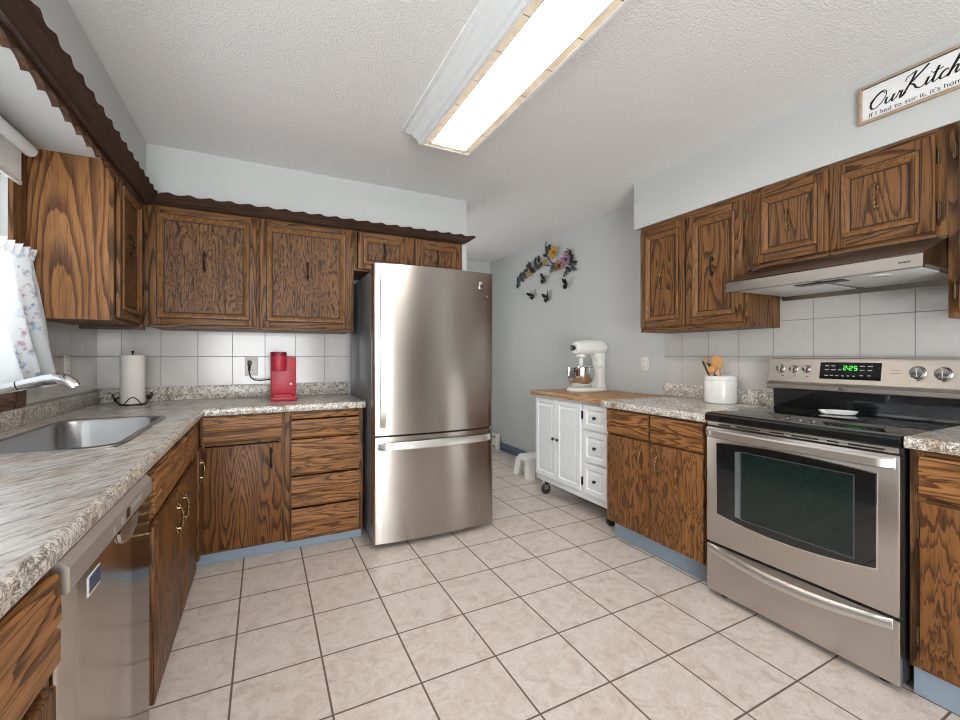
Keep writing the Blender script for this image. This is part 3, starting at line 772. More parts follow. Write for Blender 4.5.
for x in (x0 + .06, x1 - .06):
    for y in (2.80, 3.10): m.lathe([(.022, 0), (.022, .0305)], (x, y, 0), n=12)
m.build('feet', 'black', t_)

# ------------------------------------------------------------------ range
t_ = thing('range', 'stainless steel electric range with black glass cooktop and oven window', 'stove', (2.38, 1.05, 0))
RX, RY0, RY1 = 2.030, .677, 1.424
FG = Face('right', RX)
m = MB(); FG.box(m, RY0 + .003, RY1 - .003, -.70, -.030, .030, .884); m.build('body', plain('range_side', (.03, .03, .032), .4), t_)
# cooktop
m = MB(); FG.prof(m, RY0 - .002, RY1 + .002, [(-.60, .887), (.004, .887), (.010, .893), (.010, .918), (.002, .926), (-.012, .9305), (-.60, .9305)]); m.build('cooktop_glass', 'bglass', t_)
M['burner'] = plain('burner_print', (.035, .037, .038), .12)
for (yy, xx, rr) in ((1.235, 2.20, .105), (1.235, 2.47, .078), (.865, 2.20, .085), (.865, 2.47, .105)):
    m = MB()
    rows = [[(xx + r * math.cos(2 * PI * k / 40), yy + r * math.sin(2 * PI * k / 40), .9309) for k in range(40)] for r in (rr, rr - .004)]
    m.grid(rows, closed_u=True); m.build('burner_ring', 'burner', t_)
# vent strip under the cooktop
m = MB(); FG.box(m, RY0 + .004, RY1 - .004, -.03, -.002, .866, .8865, .002); m.build('vent_strip', 'steely', t_)
m = MB()
for a0, a1 in ((1.30, 1.36), (1.16, 1.27), (1.06, 1.12), (.93, 1.03), (.86, .90), (.72, .83)): FG.box(m, a0, a1, -.0025, -.0012, .8715, .8785)
m.build('vent_slot', 'black', t_)
# oven door
m = MB(); FG.box(m, RY0, RY1, -.030, 0, .275, .860, .006); od = m.build('oven_door', 'steel', t_)
def winpoly(a0, a1, z0, z1, d, sag0, sag1, n=18):
    pts = []
    for i in range(n + 1):
        u = i / n; pts.append(FG.p(a0 + (a1 - a0) * u, d, z0 - sag0 * (1 - (2 * u - 1) ** 2)))
    for i in range(n + 1):
        u = 1 - i / n; pts.append(FG.p(a0 + (a1 - a0) * u, d, z1 + sag1 * (1 - (2 * u - 1) ** 2)))
    return pts
m = MB(); m.prism(winpoly(.740, 1.370, .425, .783, -.004, .030, .014), Vector(FG.dir) * .0055); m.build('door_window_trim', 'chrome', od)
m = MB(); m.prism(winpoly(.744, 1.366, .429, .780, -.003, .030, .014), Vector(FG.dir) * .006); m.build('door_window', 'bglass', od)
m = MB(); FG.box(m, .812, 1.244, .0031, .0036, .440, .758); m.build('inner_window', 'oglass', od)
m = MB(); FG.ring(m, .808, 1.248, .436, .762, [(0, .0031), (0, .0040), (.004, .0040), (.004, .0037)]); m.build('inner_window_border', plain('window_border', (.06, .065, .07), .3), od)
m = MB(); FG.box(m, 1.250, 1.275, .0031, .0036, .44, .758); m.build('window_glint_strip', plain('painted_glint', (.22, .26, .28), .2, .6), od)  # pale strip paints the reflection seen in the oven glass
# bar handle
m = MB(); rows = []
for i in range(33):
    u = i / 32; a = RY0 + .010 + (RY1 - RY0 - .020) * u; e = min(u, 1 - u) * 2
    d = .012 + .026 * min(1, e / .10) ** .5 + .010 * e
    rows.append([FG.p(a, d, .812), FG.p(a, d + .008, .818), FG.p(a, d + .009, .846), FG.p(a, d + .002, .853), FG.p(a, d - .008, .850), FG.p(a, d - .008, .815)])
vs = m.grid(rows, closed_u=True); m.bm.faces.new(vs[0][::-1]); m.bm.faces.new(vs[-1])
for a in (RY0 + .03, RY1 - .03): FG.box(m, a - .018, a + .018, 0, .022, .816, .848, .003)
m.build('oven_handle', 'bar', od)
# storage drawer
m = MB(); FG.box(m, RY0, RY1, -.030, -.001, .030, .264, .006); sd = m.build('storage_drawer', 'steel', t_)
m = MB(); rows = []
for i in range(33):
    u = i / 32; a = RY0 + .020 + (RY1 - RY0 - .040) * u; s = 1 - (2 * u - 1) ** 2
    d = .004 + .018 * s; zc = .246 - .034 * s
    rows.append([FG.p(a, -.002, zc - .019), FG.p(a, d, zc - .017), FG.p(a, d + .002, zc + .004), FG.p(a, d - .004, zc + .016), FG.p(a, -.002, zc + .019)])
vs = m.grid(rows, closed_u=True); m.bm.faces.new(vs[0][::-1]); m.bm.faces.new(vs[-1]); m.build('drawer_lip', 'bar', sd)
m = MB()
for a in (RY0 + .06, RY1 - .06):
    for d in (-.06, -.62): m.lathe([(.020, 0), (.020, .012), (.012, .0305)], FG.p(a, d, 0), n=12)
m.build('feet', 'black', t_)
# backguard
m = MB(); FG.prof(m, RY0, RY1, [(-.60, .9306), (-.592, 1.052), (-.70, 1.055), (-.70, .9306)]); m.build('riser', 'bglass', t_)
m = MB()
A = [(-.588, 1.032), (-.580, 1.038), (-.581, 1.058), (-.596, 1.074), (-.598, 1.078), (-.6185, 1.192), (-.624, 1.203), (-.636, 1.207), (-.70, 1.203), (-.70, 1.0556), (-.593, 1.0546), (-.5942, 1.034)]
FG.prof(m, RY0 - .006, RY1 + .030, A); con = m.build('control_panel', 'console', t_)
pn = Vector((-.98, 0, .176)).normalized()    # outward normal of the sloping console face
def con_p(a, z): 
    d = -.598 - .019 * (z - 1.075) / .105; return Vector(FG.p(a, d, z))
KN = [(1.392, 1.146, .020), (1.326, 1.146, .020), (1.262, 1.148, .019), (.820, 1.142, .027), (.738, 1.140, .027)]
for a, z, r in KN:
    m = MB(); m.lathe([(r * 1.12, .0005), (r * 1.10, .004), (r, .006), (r * .92, .020), (r * .84, .022), (0, .0225)], con_p(a, z), pn, 20)
    kb = m.build('knob', 'chrome', con)
    m = MB(); c = con_p(a, z) + pn * .0235; m.box(c.x - .003, c.x + .003, a - .0032, a + .0032, z - r * .85, z + r * .85, .001); m.build('knob_grip', 'steely', kb)
def con_quad(mb, a0, a1, z0, z1, off, th=.0012):
    pts = [con_p(a0, z0) + pn * off, con_p(a1, z0) + pn * off, con_p(a1, z1) + pn * off, con_p(a0, z1) + pn * off]
    mb.prism(pts, pn * th)
m = MB(); con_quad(m, .948, 1.200, 1.098, 1.184, .0003, .0022); m.build('display_panel', 'bglass', con)
m = MB()
seg = {'2': 'abged', '5': 'afgcd'}
def digit(mb, ch, a, z, w=.012, h=.020, s=.0022):
    S = {'a': (0, h, w, 0), 'd': (0, 0, w, 0), 'g': (0, h / 2, w, 0), 'b': (w, h / 2, 0, h / 2), 'c': (w, 0, 0, h / 2), 'e': (0, 0, 0, h / 2), 'f': (0, h / 2, 0, h / 2)}
    for k in seg[ch]:
        x, y, dx, dy = S[k]
        con_quad(mb, a - x - dx - (s / 2 if not dx else 0), a - x + (s / 2 if not dx else 0), z + y - (s / 2 if not dy else 0), z + y + dy + (s / 2 if not dy else 0), .0026, .0006)
digit(m, '2', 1.098, 1.146); digit(m, '2', 1.074, 1.146); digit(m, '5', 1.054, 1.146)
for z in (1.152, 1.162): con_quad(m, 1.0785, 1.0815, z - .0015, z + .0015, .0026, .0006)
m.build('clock_digits', 'digit', con)
m = MB()
for a, z, w in ((1.178, 1.166, .018), (1.150, 1.166, .016), (1.178, 1.146, .018), (1.150, 1.146, .020), (1.120, 1.146, .014), (1.178, 1.116, .016), (1.154, 1.116, .014), (1.130, 1.116, .014), (1.104, 1.116, .010), (1.082, 1.116, .010), (1.058, 1.116, .010), (1.030, 1.120, .014), (1.000, 1.120, .014), (1.030, 1.146, .018), (1.000, 1.146, .018), (1.030, 1.166, .018), (1.000, 1.166, .020)):
    con_quad(m, a - w, a, z - .0025, z + .0025, .0026, .0004)
m.build('button_legends', 'grmark', con)
m = MB(); FG.box(m, 1.070, 1.106, -.583, -.5785, 1.043, 1.060, .001); m.build('badge', 'grey', con)
m = MB(); FG.box(m, 1.090, 1.102, -.5785, -.578, 1.045, 1.058); m.build('badge_mark', 'chrome', con)
m = MB()
for a in (1.380, 1.318, 1.257, .818, .735): con_quad(m, a - .006, a + .006, 1.104, 1.108, .0003, .0004)
for z in (1.150, 1.135): con_quad(m, .88, .915, z, z + .0018, .0003, .0004)
m.build('knob_legends', 'ink', con)
# spoon rest on the cooktop
t_ = thing('spoon_rest', 'white spoon rest with dark print lying on the cooktop', 'spoon rest', (2.50, 1.062, .931), rz=R(0))
m = MB()
def spoon_outline(k):
    pts = []
    for i in range(40):
        q = 2 * PI * i / 40; x = math.cos(q); y = math.sin(q)
        w = .034 if x < .1 else .034 - .012 * min(1, (x - .1) / .5) + (.008 if x > .75 else 0)
        pts.append((x * .105, y * w, 0))
    return pts
o0 = spoon_outline(0)
m.grid([[(p[0] * s * .72, p[1] * s * .95, z) for p in o0] for s, z in ((.02, .003), (.55, .004), (.82, .008), (.97, .020), (1, .021), (1.0, .018), (.85, .004), (.6, .0005), (.02, .0005))], closed_u=True)
sr = m.build('bowl', 'ceram', t_, local=True)
m = MB()
for k in range(7): m.box(-.060 + k * .006, -.057 + k * .006, -.008 + (k % 3) * .003, .008 - (k % 2) * .006, .0075 + max(0, 3 - k) * .0022, .0085 + max(0, 3 - k) * .0022)
m.build('print', 'grey', t_, local=True)
t_.rotation_euler = (0, 0, R(118)); t_.scale = (1, 1, 1)

# ------------------------------------------------------------------ hood
t_ = thing('range_hood', 'stainless steel under-cabinet range hood above the stove', 'range hood', (2.5, 1.05, 1.55))
HX = 2.200; FH = Face('right', HX); HY0, HY1 = .669, 1.430
m = MB()
FH.prof(m, HY0, HY1, [(0, 1.553), (.002, 1.556), (0, 1.604), (-.004, 1.609), (-.225, 1.690), (-.230, 1.6985), (-.5415, 1.6985), (-.5415, 1.540), (-.530, 1.540), (-.515, 1.566), (-.018, 1.566), (-.012, 1.553)])
m.build('canopy', 'hood', t_)
m = MB(); FH.prof(m, HY0, HY1, [(.0004, 1.606), (.003, 1.606), (.003, 1.6095), (-.003, 1.612)]); m.build('lip', 'chrome', t_)
m = MB()
for a0, a1 in ((.70, 1.03), (1.07, 1.40)): FH.box(m, a0, a1, -.50, -.03, 1.5595, 1.5655, .002)
m.build('filter', plain('filter_aluminium', (.70, .71, .71), .4, .25, bump=.3), t_)
m = MB(); FH.box(m, .955, 1.150, -.150, -.085, 1.5555, 1.5594, .002); m.build('control_recess', 'black', t_)
m = MB(); m.lathe([(.034, 0), (.030, -.004), (0, -.005)], FH.p(.84, -.13, 1.5595), n=20); m.build('lamp_lens', 'ceram', t_)
m = MB()
for k, wd in enumerate((.004, .003, .004, .004, .003, .004, .003)): FH.box(m, .738 - k * .0052 - wd, .738 - k * .0052, .0013, .0020, 1.576, 1.582)
m.build('maker_mark', 'ink', t_)

# ------------------------------------------------------------------ white cart
t_ = thing('kitchen_cart', 'white wooden kitchen cart on castors with brown wood top', 'kitchen cart', (2.4, 2.7, 0))
CXF = 2.165; FC = Face('right', CXF); c0, c1 = 2.225, 3.150
m = MB(); FC.box(m, c0, c1, -.50, 0, .135, .874, .003); m.build('body', 'white', t_)
m = MB(); m.box(2.118, 2.735, 2.200, 3.185, .8755, .9125, .004); m.build('wood_top', 'bblock', t_)
def shaker(a0, a1, z0, z1, parent, knob, nm='door'):
    m = MB()
    FC.ring(m, a0, a1, z0, z1, [(0, .001), (0, .016), (.003, .019), (.044, .019), (.050, .012), (.056, .010), (.070, .012), (.078, .017), (.30, .017)] if min(a1 - a0, z1 - z0) > .62 else [(0, .001), (0, .016), (.003, .019), (.036, .019), (.042, .012), (.047, .010), (.058, .013), (.064, .017)])
    i = .064 if min(a1 - a0, z1 - z0) <= .62 else .30
    a_, b_ = a0 + i, a1 - i
    vs = [m.bm.verts.new(FC.p(*q)) for q in ((a_, .017, z0 + i), (b_, .017, z0 + i), (b_, .017, z1 - i), (a_, .017, z1 - i))]; m.bm.faces.new(vs)
    d = m.build(nm, 'white', parent, smooth=25)
    m = MB(); m.lathe([(.006, 0), (.005, .010), (.012, .014), (.013, .020), (.009, .025), (0, .026)], FC.p(knob[0], .017, knob[1]), FC.dir, 14); m.build('knob', 'black', d)
    return d
shaker(2.842, 3.135, .190, .855, t_, (2.868, .530)); dr = shaker(2.540, 2.838, .190, .855, t_, (2.812, .530))
for z in (.27, .77):
    m = MB(); FC.box(m, 2.526, 2.536, .001, .014, z - .03, z + .03, .001); m.build('hinge', 'bronze', dr)
for z0, z1 in ((.672, .855), (.432, .655), (.190, .415)): shaker(2.262, 2.508, z0, z1, t_, (2.375, (z0 + z1) / 2), 'drawer')
for a in (2.29, 3.085):
    for x in (2.215, 2.60):
        m = MB(); m.tube([(x, a, .045), (x, a, .1345)], .009, 10); m.box(x - .022, x + .022, a - .020, a + .020, .112, .1349, .003)
        m.box(x - .018, x + .026, a - .017, a - .013, .045, .115, .002); m.box(x - .018, x + .026, a + .013, a + .017, .045, .115, .002)
        cs = m.build('caster', 'chrome', t_)
        m = MB(); m.lathe([(.030, -.011), (.044, -.010), (.045, 0), (.044, .010), (.030, .011)], (x + .006, a, .045), (0, 1, 0), 20); m.build('wheel', 'rubber', cs)

# ------------------------------------------------------------------ stand mixer (own axes: +x towards its head)
t_ = thing('stand_mixer', 'white stand mixer with steel bowl on the wooden cart top', 'mixer', (2.542, 2.905, .9130), rz=math.atan2(-.02, -1)); t_.scale = (1.04, 1.04, 1.06)
def superell(cx, rx, ry, z, n=28, p=2.6):
    out = []
    for k in range(n):
        q = 2 * PI * k / n; c_, s_ = math.cos(q), math.sin(q)
        out.append((cx + rx * abs(c_) ** (2 / p) * (1 if c_ >= 0 else -1), ry * abs(s_) ** (2 / p) * (1 if s_ >= 0 else -1), z))
    return out
m = MB(); rr = [superell(.01, .185, .105, 0), superell(.01, .188, .108, .008), superell(.01, .184, .104, .022), superell(.01, .170, .090, .030)]
vs = m.grid(rr, closed_u=True); m.bm.faces.new(vs[0][::-1]); m.bm.faces.new(vs[-1]); m.build('base', 'wplas', t_, local=True)
m = MB(); rr = [superell(-.118, .055, .060, .028), superell(-.122, .046, .052, .08), superell(-.122, .042, .048, .18), superell(-.116, .050, .054, .26), superell(-.100, .066, .060, .31)]
vs = m.grid(rr, closed_u=True); m.bm.faces.new(vs[0][::-1]); m.bm.faces.new(vs[-1]); m.build('column', 'wplas', t_, local=True)
m = MB(); rr = []
for x, cz, ry, rz in ((-.180, .352, .030, .030), (-.172, .354, .050, .048), (-.150, .356, .060, .060), (-.08, .357, .064, .064), (.02, .356, .064, .063), (.10, .354, .058, .058), (.140, .352, .048, .050), (.150, .352, .036, .040)):
    rr.append([(x, ry * math.cos(2 * PI * k / 24), cz + rz * math.sin(2 * PI * k / 24)) for k in range(24)])
vs = m.grid(rr, closed_u=True); m.bm.faces.new(vs[0][::-1]); m.bm.faces.new(vs[-1]); m.build('head', 'wplas', t_, local=True)
m = MB(); m.lathe([(.018, 0), (.018, .012), (.010, .014), (.010, .018), (.024, .020), (.024, .034), (0, .036)], (.148, 0, .352), (1, 0, 0), 16); m.build('hub_knob', 'black', t_, local=True)
m = MB(); m.lathe([(.040, .300), (.040, .278), (.018, .268), (.018, .225), (.014, .20), (.006, .196), (.006, .06)], (.078, 0, 0), n=18); m.build('beater_shaft', 'wplas', t_, local=True)
m = MB(); m.lathe([(.045, .031), (.062, .036), (.092, .056), (.112, .095), (.118, .140), (.119, .192), (.123, .195), (.121, .198), (.116, .194), (.114, .150), (.090, .062), (.05, .05), (0, .048)], (.078, 0, 0), n=32); bw = m.build('bowl', 'chrome', t_, local=True)
m = MB(); m.tube([(.192, .02, .178), (.222, .03, .176), (.230, .032, .150), (.226, .031, .110), (.180, .02, .095)], .006, 8); m.build('bowl_handle', 'chrome', t_, local=True)
for sg in (-1, 1):
    m = MB(); m.tube([(-.10, sg * .052, .195), (-.02, sg * .122, .192), (.05, sg * .130, .190)], .008, 8); m.build('bowl_arm', 'wplas', t_, local=True)
m = MB(); m.box(-.150, -.140, -.058, -.049, .15, .24, .003); m.tube([(-.128, -.05, .21), (-.128, -.075, .215), (-.128, -.078, .235)], .004, 8); m.build('lift_lever', 'black', t_, local=True)

# step stool
t_ = thing('step_stool', 'small white plastic step stool beside the kitchen cart', 'stool', (2.48, 3.63, 0))
sx0, sx1, sy0, sy1, sz = 2.335, 2.62, 3.52, 3.755, .205
m = MB(); vs = m.grid([rrect(sx0 - .008, sx1 + .008, sy0 - .008, sy1 + .008, .04, sz - .045), rrect(sx0, sx1, sy0, sy1, .04, sz - .006), rrect(sx0 + .008, sx1 - .008, sy0 + .008, sy1 - .008, .035, sz)], closed_u=True); m.bm.faces.new(vs[-1]); m.bm.faces.new(vs[0][::-1])
m.build('seat', 'wplas', t_)
for ax, ay in ((0, 0), (0, 1), (1, 0), (1, 1)):
    bx = sx0 + (sx1 - sx0) * ax; by = sy0 + (sy1 - sy0) * ay; ox = -1 if ax == 0 else 1; oy = -1 if ay == 0 else 1
    m = MB(); rows = []
    for u in (0, .35, .7, 1):
        z = (sz - .03) * (1 - u); e = .004 + .022 * u; w = .085 - .012 * u
        x_, y_ = bx + ox * e, by + oy * e
        rows.append([(x_, y_, z), (x_ - ox * w, y_, z), (x_ - ox * w, y_ - oy * .012, z), (x_ - ox * .014, y_ - oy * .012, z), (x_ - ox * .014, y_ - oy * w, z), (x_, y_ - oy * w, z)])
    vs = m.grid(rows, closed_u=True); m.bm.faces.new(vs[0][::-1]); m.bm.faces.new(vs[-1]); m.build('leg', 'wplas', t_, smooth=20)

# heater end by the far skirting
t_ = thing('baseboard_heater', 'pale baseboard heater end by the far skirting beyond the refrigerator', 'heater', (2.70, 4.95, 0))
m = MB(); m.box(2.672, 2.735, 4.80, 5.08, .0, .205, .008); m.build('cover', 'cream', t_)
m = MB(); m.box(2.664, 2.6715, 4.815, 5.07, .03, .05, .002); m.box(2.664, 2.6715, 4.815, 5.07, .155, .175, .002); m.build('grille_slot', 'grey', t_)

# ------------------------------------------------------------------ counter-top objects
t_ = thing('paper_towel_holder', 'dark wire paper towel holder on the counter by the corner', 'holder', (-.735, 3.36, .9155))
px, py, pz = -.722, 3.33, .9155
m = MB(); m.tube([(px + .066 * math.cos(q), py + .066 * math.sin(q), pz + .004) for q in [2 * PI * k / 28 for k in range(29)]], .0032, 6, cap=False)
for k in range(3):
    q = 2 * PI * k / 3; m.tube([(px, py, pz + .004), (px + .066 * math.cos(q), py + .066 * math.sin(q), pz + .004)], .003, 6)
m.build('base_ring', 'bronze', t_)
m = MB(); m.tube([(px, py, pz + .003), (px, py, pz + .323)], .004, 8); m.ball((px, py, pz + .328), .008, n=10); m.build('rod', 'bronze', t_)
m = MB()
for q0 in (0.4, PI + .2):
    pth = [(px + (.076 + .020 * abs(math.sin(3 * u))) * math.cos(q0 + u), py + (.076 + .020 * abs(math.sin(3 * u))) * math.sin(q0 + u), pz + .030 + .022 * math.sin(5 * u)) for u in [PI * k / 24 for k in range(25)]]
    m.tube(pth, .003, 6)
    for q in (q0, q0 + PI * .95):
        sp = [(px + (.098 - .003 * k * .4) * math.cos(q + .05 * k), py + .098 * math.sin(q + .05 * k), pz + .045 + (.030 - .0016 * k) * math.sin(k * .6)) for k in range(16)]
        m.tube(sp, .0025, 6)
m.build('wire_scroll', 'bronze', t_)
m = MB(); m.lathe([(.019, .008), (.060, .008), (.0625, .012), (.0625, .302), (.060, .306), (.019, .306)], (px, py, pz), n=36)
o = m.build('paper_towel_roll', 'paper'); rebase(o, (px, py, pz + .008)); tag(o, 'white paper towel roll standing in the wire holder', 'paper towel roll')

# coffee maker
t_ = thing('coffee_maker', 'red single-serve coffee maker on the back counter', 'coffee maker', (.12, 3.30, .9155))
kx0, kx1, kz = .043, .203, .9155
m = MB(); m.box(kx0 + .003, kx1, 3.215, 3.42, kz + .03, kz + .295, .008); m.build('body', 'red', t_)
m = MB(); m.lathe([(.046, .200), (.049, .206), (.049, .298), (.047, .302)], (kx0 + .049, 3.195, kz), n=32); m.build('brew_head', 'red', t_)
m = MB(); m.lathe([(.0495, .302), (.0505, .306), (.0505, .324), (.047, .329), (0, .330)], (kx0 + .049, 3.195, kz), n=32); m.build('lid', 'dred', t_)
m = MB(); m.box(kx0, kx1, 3.13, 3.42, kz, kz + .0295, .008); m.build('base', 'red', t_)
m = MB(); m.box(kx0 + .018, kx1 - .030, 3.126, 3.20, kz + .0297, kz + .040, .004); m.build('drip_tray', plain('tray_red', srgb(196, 66, 80), .35), t_)
for k, mt in enumerate(('black', 'dred', 'dred', 'dred', 'cream')):
    m = MB(); m.lathe([(.0075, 0), (.007, .003), (0, .0035)], (kx0 + .126, 3.2150, kz + .205 - k * .024), (0, -1, 0), 14); m.build('button', mt, t_)
m = MB(); path = [(.050, 3.40, kz + .135), (-.02, 3.44, kz + .125), (-.06, 3.49, kz + .128), (-.082, 3.515, kz + .145), (-.092, 3.520, kz + .180), (-.092, 3.524, kz + .205)]
m.tube(path, .0045, 8); m.tube([(-.092, 3.524, kz + .195), (-.090, 3.526, kz + .235)], .008, 8); m.box(-.103, -.077, 3.505, 3.5335, kz + .232, kz + .268, .006)
m.build('power_cord', 'black', t_)

def outlet(F, a, zc, label, grp, k=1.0):
    t_ = thing('outlet', label, 'outlet', F.p(a, 0, zc - .06), grp)
    m = MB(); F.box(m, a - .038 * k, a + .038 * k, .0002, .006, zc - .060 * k, zc + .060 * k, .003); m.build('cover_plate', 'cream', t_)
    for dz in (-.027, .027):
        m = MB(); F.box(m, a - .016, a + .016, .006, .008, zc + dz - .019, zc + dz + .019, .005); s_ = m.build('socket', 'wplas', t_)
        m = MB(); F.box(m, a - .008, a - .005, .008, .0084, zc + dz - .006, zc + dz + .007); F.box(m, a + .005, a + .008, .008, .0084, zc + dz - .006, zc + dz + .007); m.build('slot', 'bronze', s_)
outlet(Face('back', YB - .007), -.078, 1.140, 'ivory wall outlet with a black plug, beside the red coffee maker', 'wall outlets', 1.12)
outlet(Face('left', XL + .007), 3.06, 1.165, 'ivory wall outlet on the left tiled wall beside the curtain', 'wall outlets')
outlet(Face('right', XR), 2.465, 1.150, 'ivory wall outlet on the painted wall right of the stand mixer', 'wall outlets')

# crock and utensils
cx, cy, cz = 2.625, 1.745, .9155
t_ = thing('utensil_crock', 'white ceramic utensil crock on the counter left of the range', 'crock', (cx, cy, cz))
m = MB(); m.lathe([(0, .0), (.086, 0), (.092, .005), (.0935, .012), (.0935, .140), (.091, .146), (.0935, .150), (.0935, .158), (.091, .164), (.0925, .170), (.090, .175), (.084, .172), (.083, .02), (0, .012)], (cx, cy, cz), n=40)
m.build('crock_body', 'ceram', t_)
def utensil(name, label, base, tip, mat, head, cat='utensil'):
    b_, t2 = Vector(base), Vector(tip); d = (t2 - b_).normalized()
    m = MB(); m.tube([b_, b_ + (t2 - b_) * .5, t2], [.006, .007, .006], 8)
    side = d.cross(Vector((c_cam.x, c_cam.y, 0))).normalized(); nrm = side.cross(d).normalized()
    rot = Matrix((side, nrm, d)).transposed()
    if head: m.ball(t2 + d * head[1] * .8, 1, (head[0], .008, head[1]), 16, rot)
    o = m.build(name, mat); rebase(o, base); tag(o, label, cat, 'utensils in the white crock'); return o
c_cam = Vector((2.625, 1.745, 0)).normalized()
rt = Vector((c_cam.y, -c_cam.x, 0))       # to the right as seen from the room
B = Vector((cx, cy, cz + .022))
def pt(s, h, f=0): return tuple(Vector((cx, cy, cz)) + rt * s + c_cam * f + Vector((0, 0, h)))
utensil('wooden_spoon', 'broad honey-coloured wooden spoon standing tallest in the white crock', pt(.03, .02, .02), pt(-.012, .222, .045), 'spoon', (.036, .046))
utensil('wooden_spoon', 'small brown wooden spoon leaning at the front of the white crock', pt(-.01, .02, -.03), pt(-.044, .195, -.03), 'spoon', (.026, .024))
utensil('spatula', 'thin dark-handled utensil leaning furthest left in the crock', pt(0, .02, .0), pt(-.086, .228, 0), 'dspoon', (.008, .026))
utensil('spatula', 'slim brown wooden utensil, second from the left and reaching highest at the crock rim', pt(.02, .02, .03), pt(-.074, .256, .02), 'spoon', (.008, .022))
utensil('spatula', 'dark utensil beside the broad honey-coloured spoon', pt(.04, .02, -.02), pt(-.056, .232, -.01), 'dspoon', (.009, .016))
utensil('spatula', 'pale slim wooden stick leaning at the front centre of the crock', pt(.02, .02, -.055), pt(-.016, .215, -.06), 'pale', None)

# ------------------------------------------------------------------ sign on the right soffit
t_ = thing('wall_sign', 'white framed kitchen sign with black script on the right soffit', 'sign', (SRX - .001, .72, 2.262))
FS = Face('right', SRX); s0, s1, q0, q1 = .440, .945, 2.262, 2.428
m = MB(); FS.box(m, s0 + .004, s1 - .004, .0005, .008, q0 + .004, q1 - .004); m.build('board', 'sgwhite', t_)
m = MB(); fw = .011
FS.box(m, s0, s1, .0005, .018, q0, q0 + fw, .001); FS.box(m, s0, s1, .0005, .018, q1 - fw, q1, .001)
FS.box(m, s0, s0 + fw, .0005, .018, q0 + fw, q1 - fw, .001); FS.box(m, s1 - fw, s1, .0005, .018, q0 + fw, q1 - fw, .001); m.build('frame', 'frame', t_)
def catmull(P, n=8):
    out = []; P = [P[0]] + list(P) + [P[-1]]
    for i in range(1, len(P) - 2):
        for k in range(n):
            u = k / n; a, b_, c_, d_ = P[i - 1], P[i], P[i + 1], P[i + 2]
            out.append(tuple(.5 * (2 * b_[j] + (c_[j] - a[j]) * u + (2 * a[j] - 5 * b_[j] + 4 * c_[j] - d_[j]) * u * u + (3 * b_[j] - a[j] - 3 * c_[j] + d_[j]) * u ** 3) for j in (0, 1)))
    out.append(P[-2]); return out
# script lettering as pen strokes; x to the right, unit = x-height
G = {
 'O': ([[(1.25, 1.75), (.75, 2.0), (.15, 1.5), (-.15, .7), (.1, .05), (.6, -.1), (1.2, .4), (1.5, 1.2), (1.35, 1.9), (.9, 2.15), (.35, 1.8), (-.25, .9)]], 1.75),
 'u': ([[(0, .9), (-.05, .4), (.1, .03), (.35, .1), (.65, .55), (.8, 1.0), (.7, .4), (.8, .02), (1.0, .12), (1.2, .4)]], 1.15),
 'r': ([[(0, .2), (.15, .7), (.2, 1.05), (.32, .88), (.55, .95), (.5, .5), (.55, .05), (.8, .1), (1.1, .45)]], 1.25),
 'K': ([[(.55, 2.5), (.4, 1.6), (.1, .6), (-.2, -.25)], [(-.35, 1.6), (-.25, 2.1), (.2, 2.35), (.55, 2.5)], [(1.75, 2.75), (1.3, 2.2), (.6, 1.4), (.3, 1.05), (.75, .75), (1.15, .2), (1.7, .0), (2.1, .35)]], 2.0),
 'i': ([[(0, .3), (.2, .95), (.12, .4), (.2, .02), (.45, .15), (.7, .5)], [(.30, 1.42), (.36, 1.52)]], .62),
 't': ([[(0, .4), (.25, 1.2), (.36, 1.9), (.2, .9), (.18, .15), (.4, .02), (.8, .45)], [(-.12, 1.22), (.3, 1.32), (.85, 1.5)]], .75),
 'c': ([[(.75, .85), (.55, 1.02), (.2, .75), (.08, .3), (.28, .0), (.7, .15), (1.0, .5)]], .90),
 'h': ([[(0, .3), (.45, 1.4), (.75, 2.35), (.62, 2.55), (.42, 1.9), (.15, .7), (.0, -.05), (.2, .55), (.5, .98), (.72, .85), (.66, .35), (.8, .02), (1.1, .3)]], 1.05),
 'e': ([[(0, .3), (.45, .55), (.6, .85), (.4, 1.02), (.12, .7), (.1, .25), (.35, 0), (.8, .35)]], .75),
 'n': ([[(0, .95), (.05, .4), (0, 0), (.25, .6), (.55, .98), (.72, .8), (.66, .3), (.8, .02), (1.15, .3)]], 1.1)}
def script(mb, text, a, z, u, slant=.28, w=.0020):
    for ch in text:
        if ch == ' ': a -= .45 * u; continue
        strokes, adv = G[ch]
        for st in strokes:
            P = catmull(st, 7); L_, R_ = [], []
            for i, p in enumerate(P):
                q = P[min(i + 1, len(P) - 1)]; o_ = P[max(i - 1, 0)]; dx, dy = q[0] - o_[0], q[1] - o_[1]; l = math.hypot(dx, dy) or 1
                ww = w * (.75 + .85 * max(0, -dy / l))
                nx, ny = -dy / l, dx / l
                X_ = p[0] * u + p[1] * u * slant; Y_ = p[1] * u
                L_.append(FS.p(a - X_ - nx * ww, .0088, z + Y_ + ny * ww)); R_.append(FS.p(a - X_ + nx * ww, .0088, z + Y_ - ny * ww))
            mb.grid([L_, R_])
        a -= adv * u
    return a
m = MB(); script(m, 'Our', .905, 2.318, .0285, w=.0026); script(m, 'Kitchen', .792, 2.328, .0300, w=.0026); m.build('script_lettering', 'ink', t_, smooth=0)
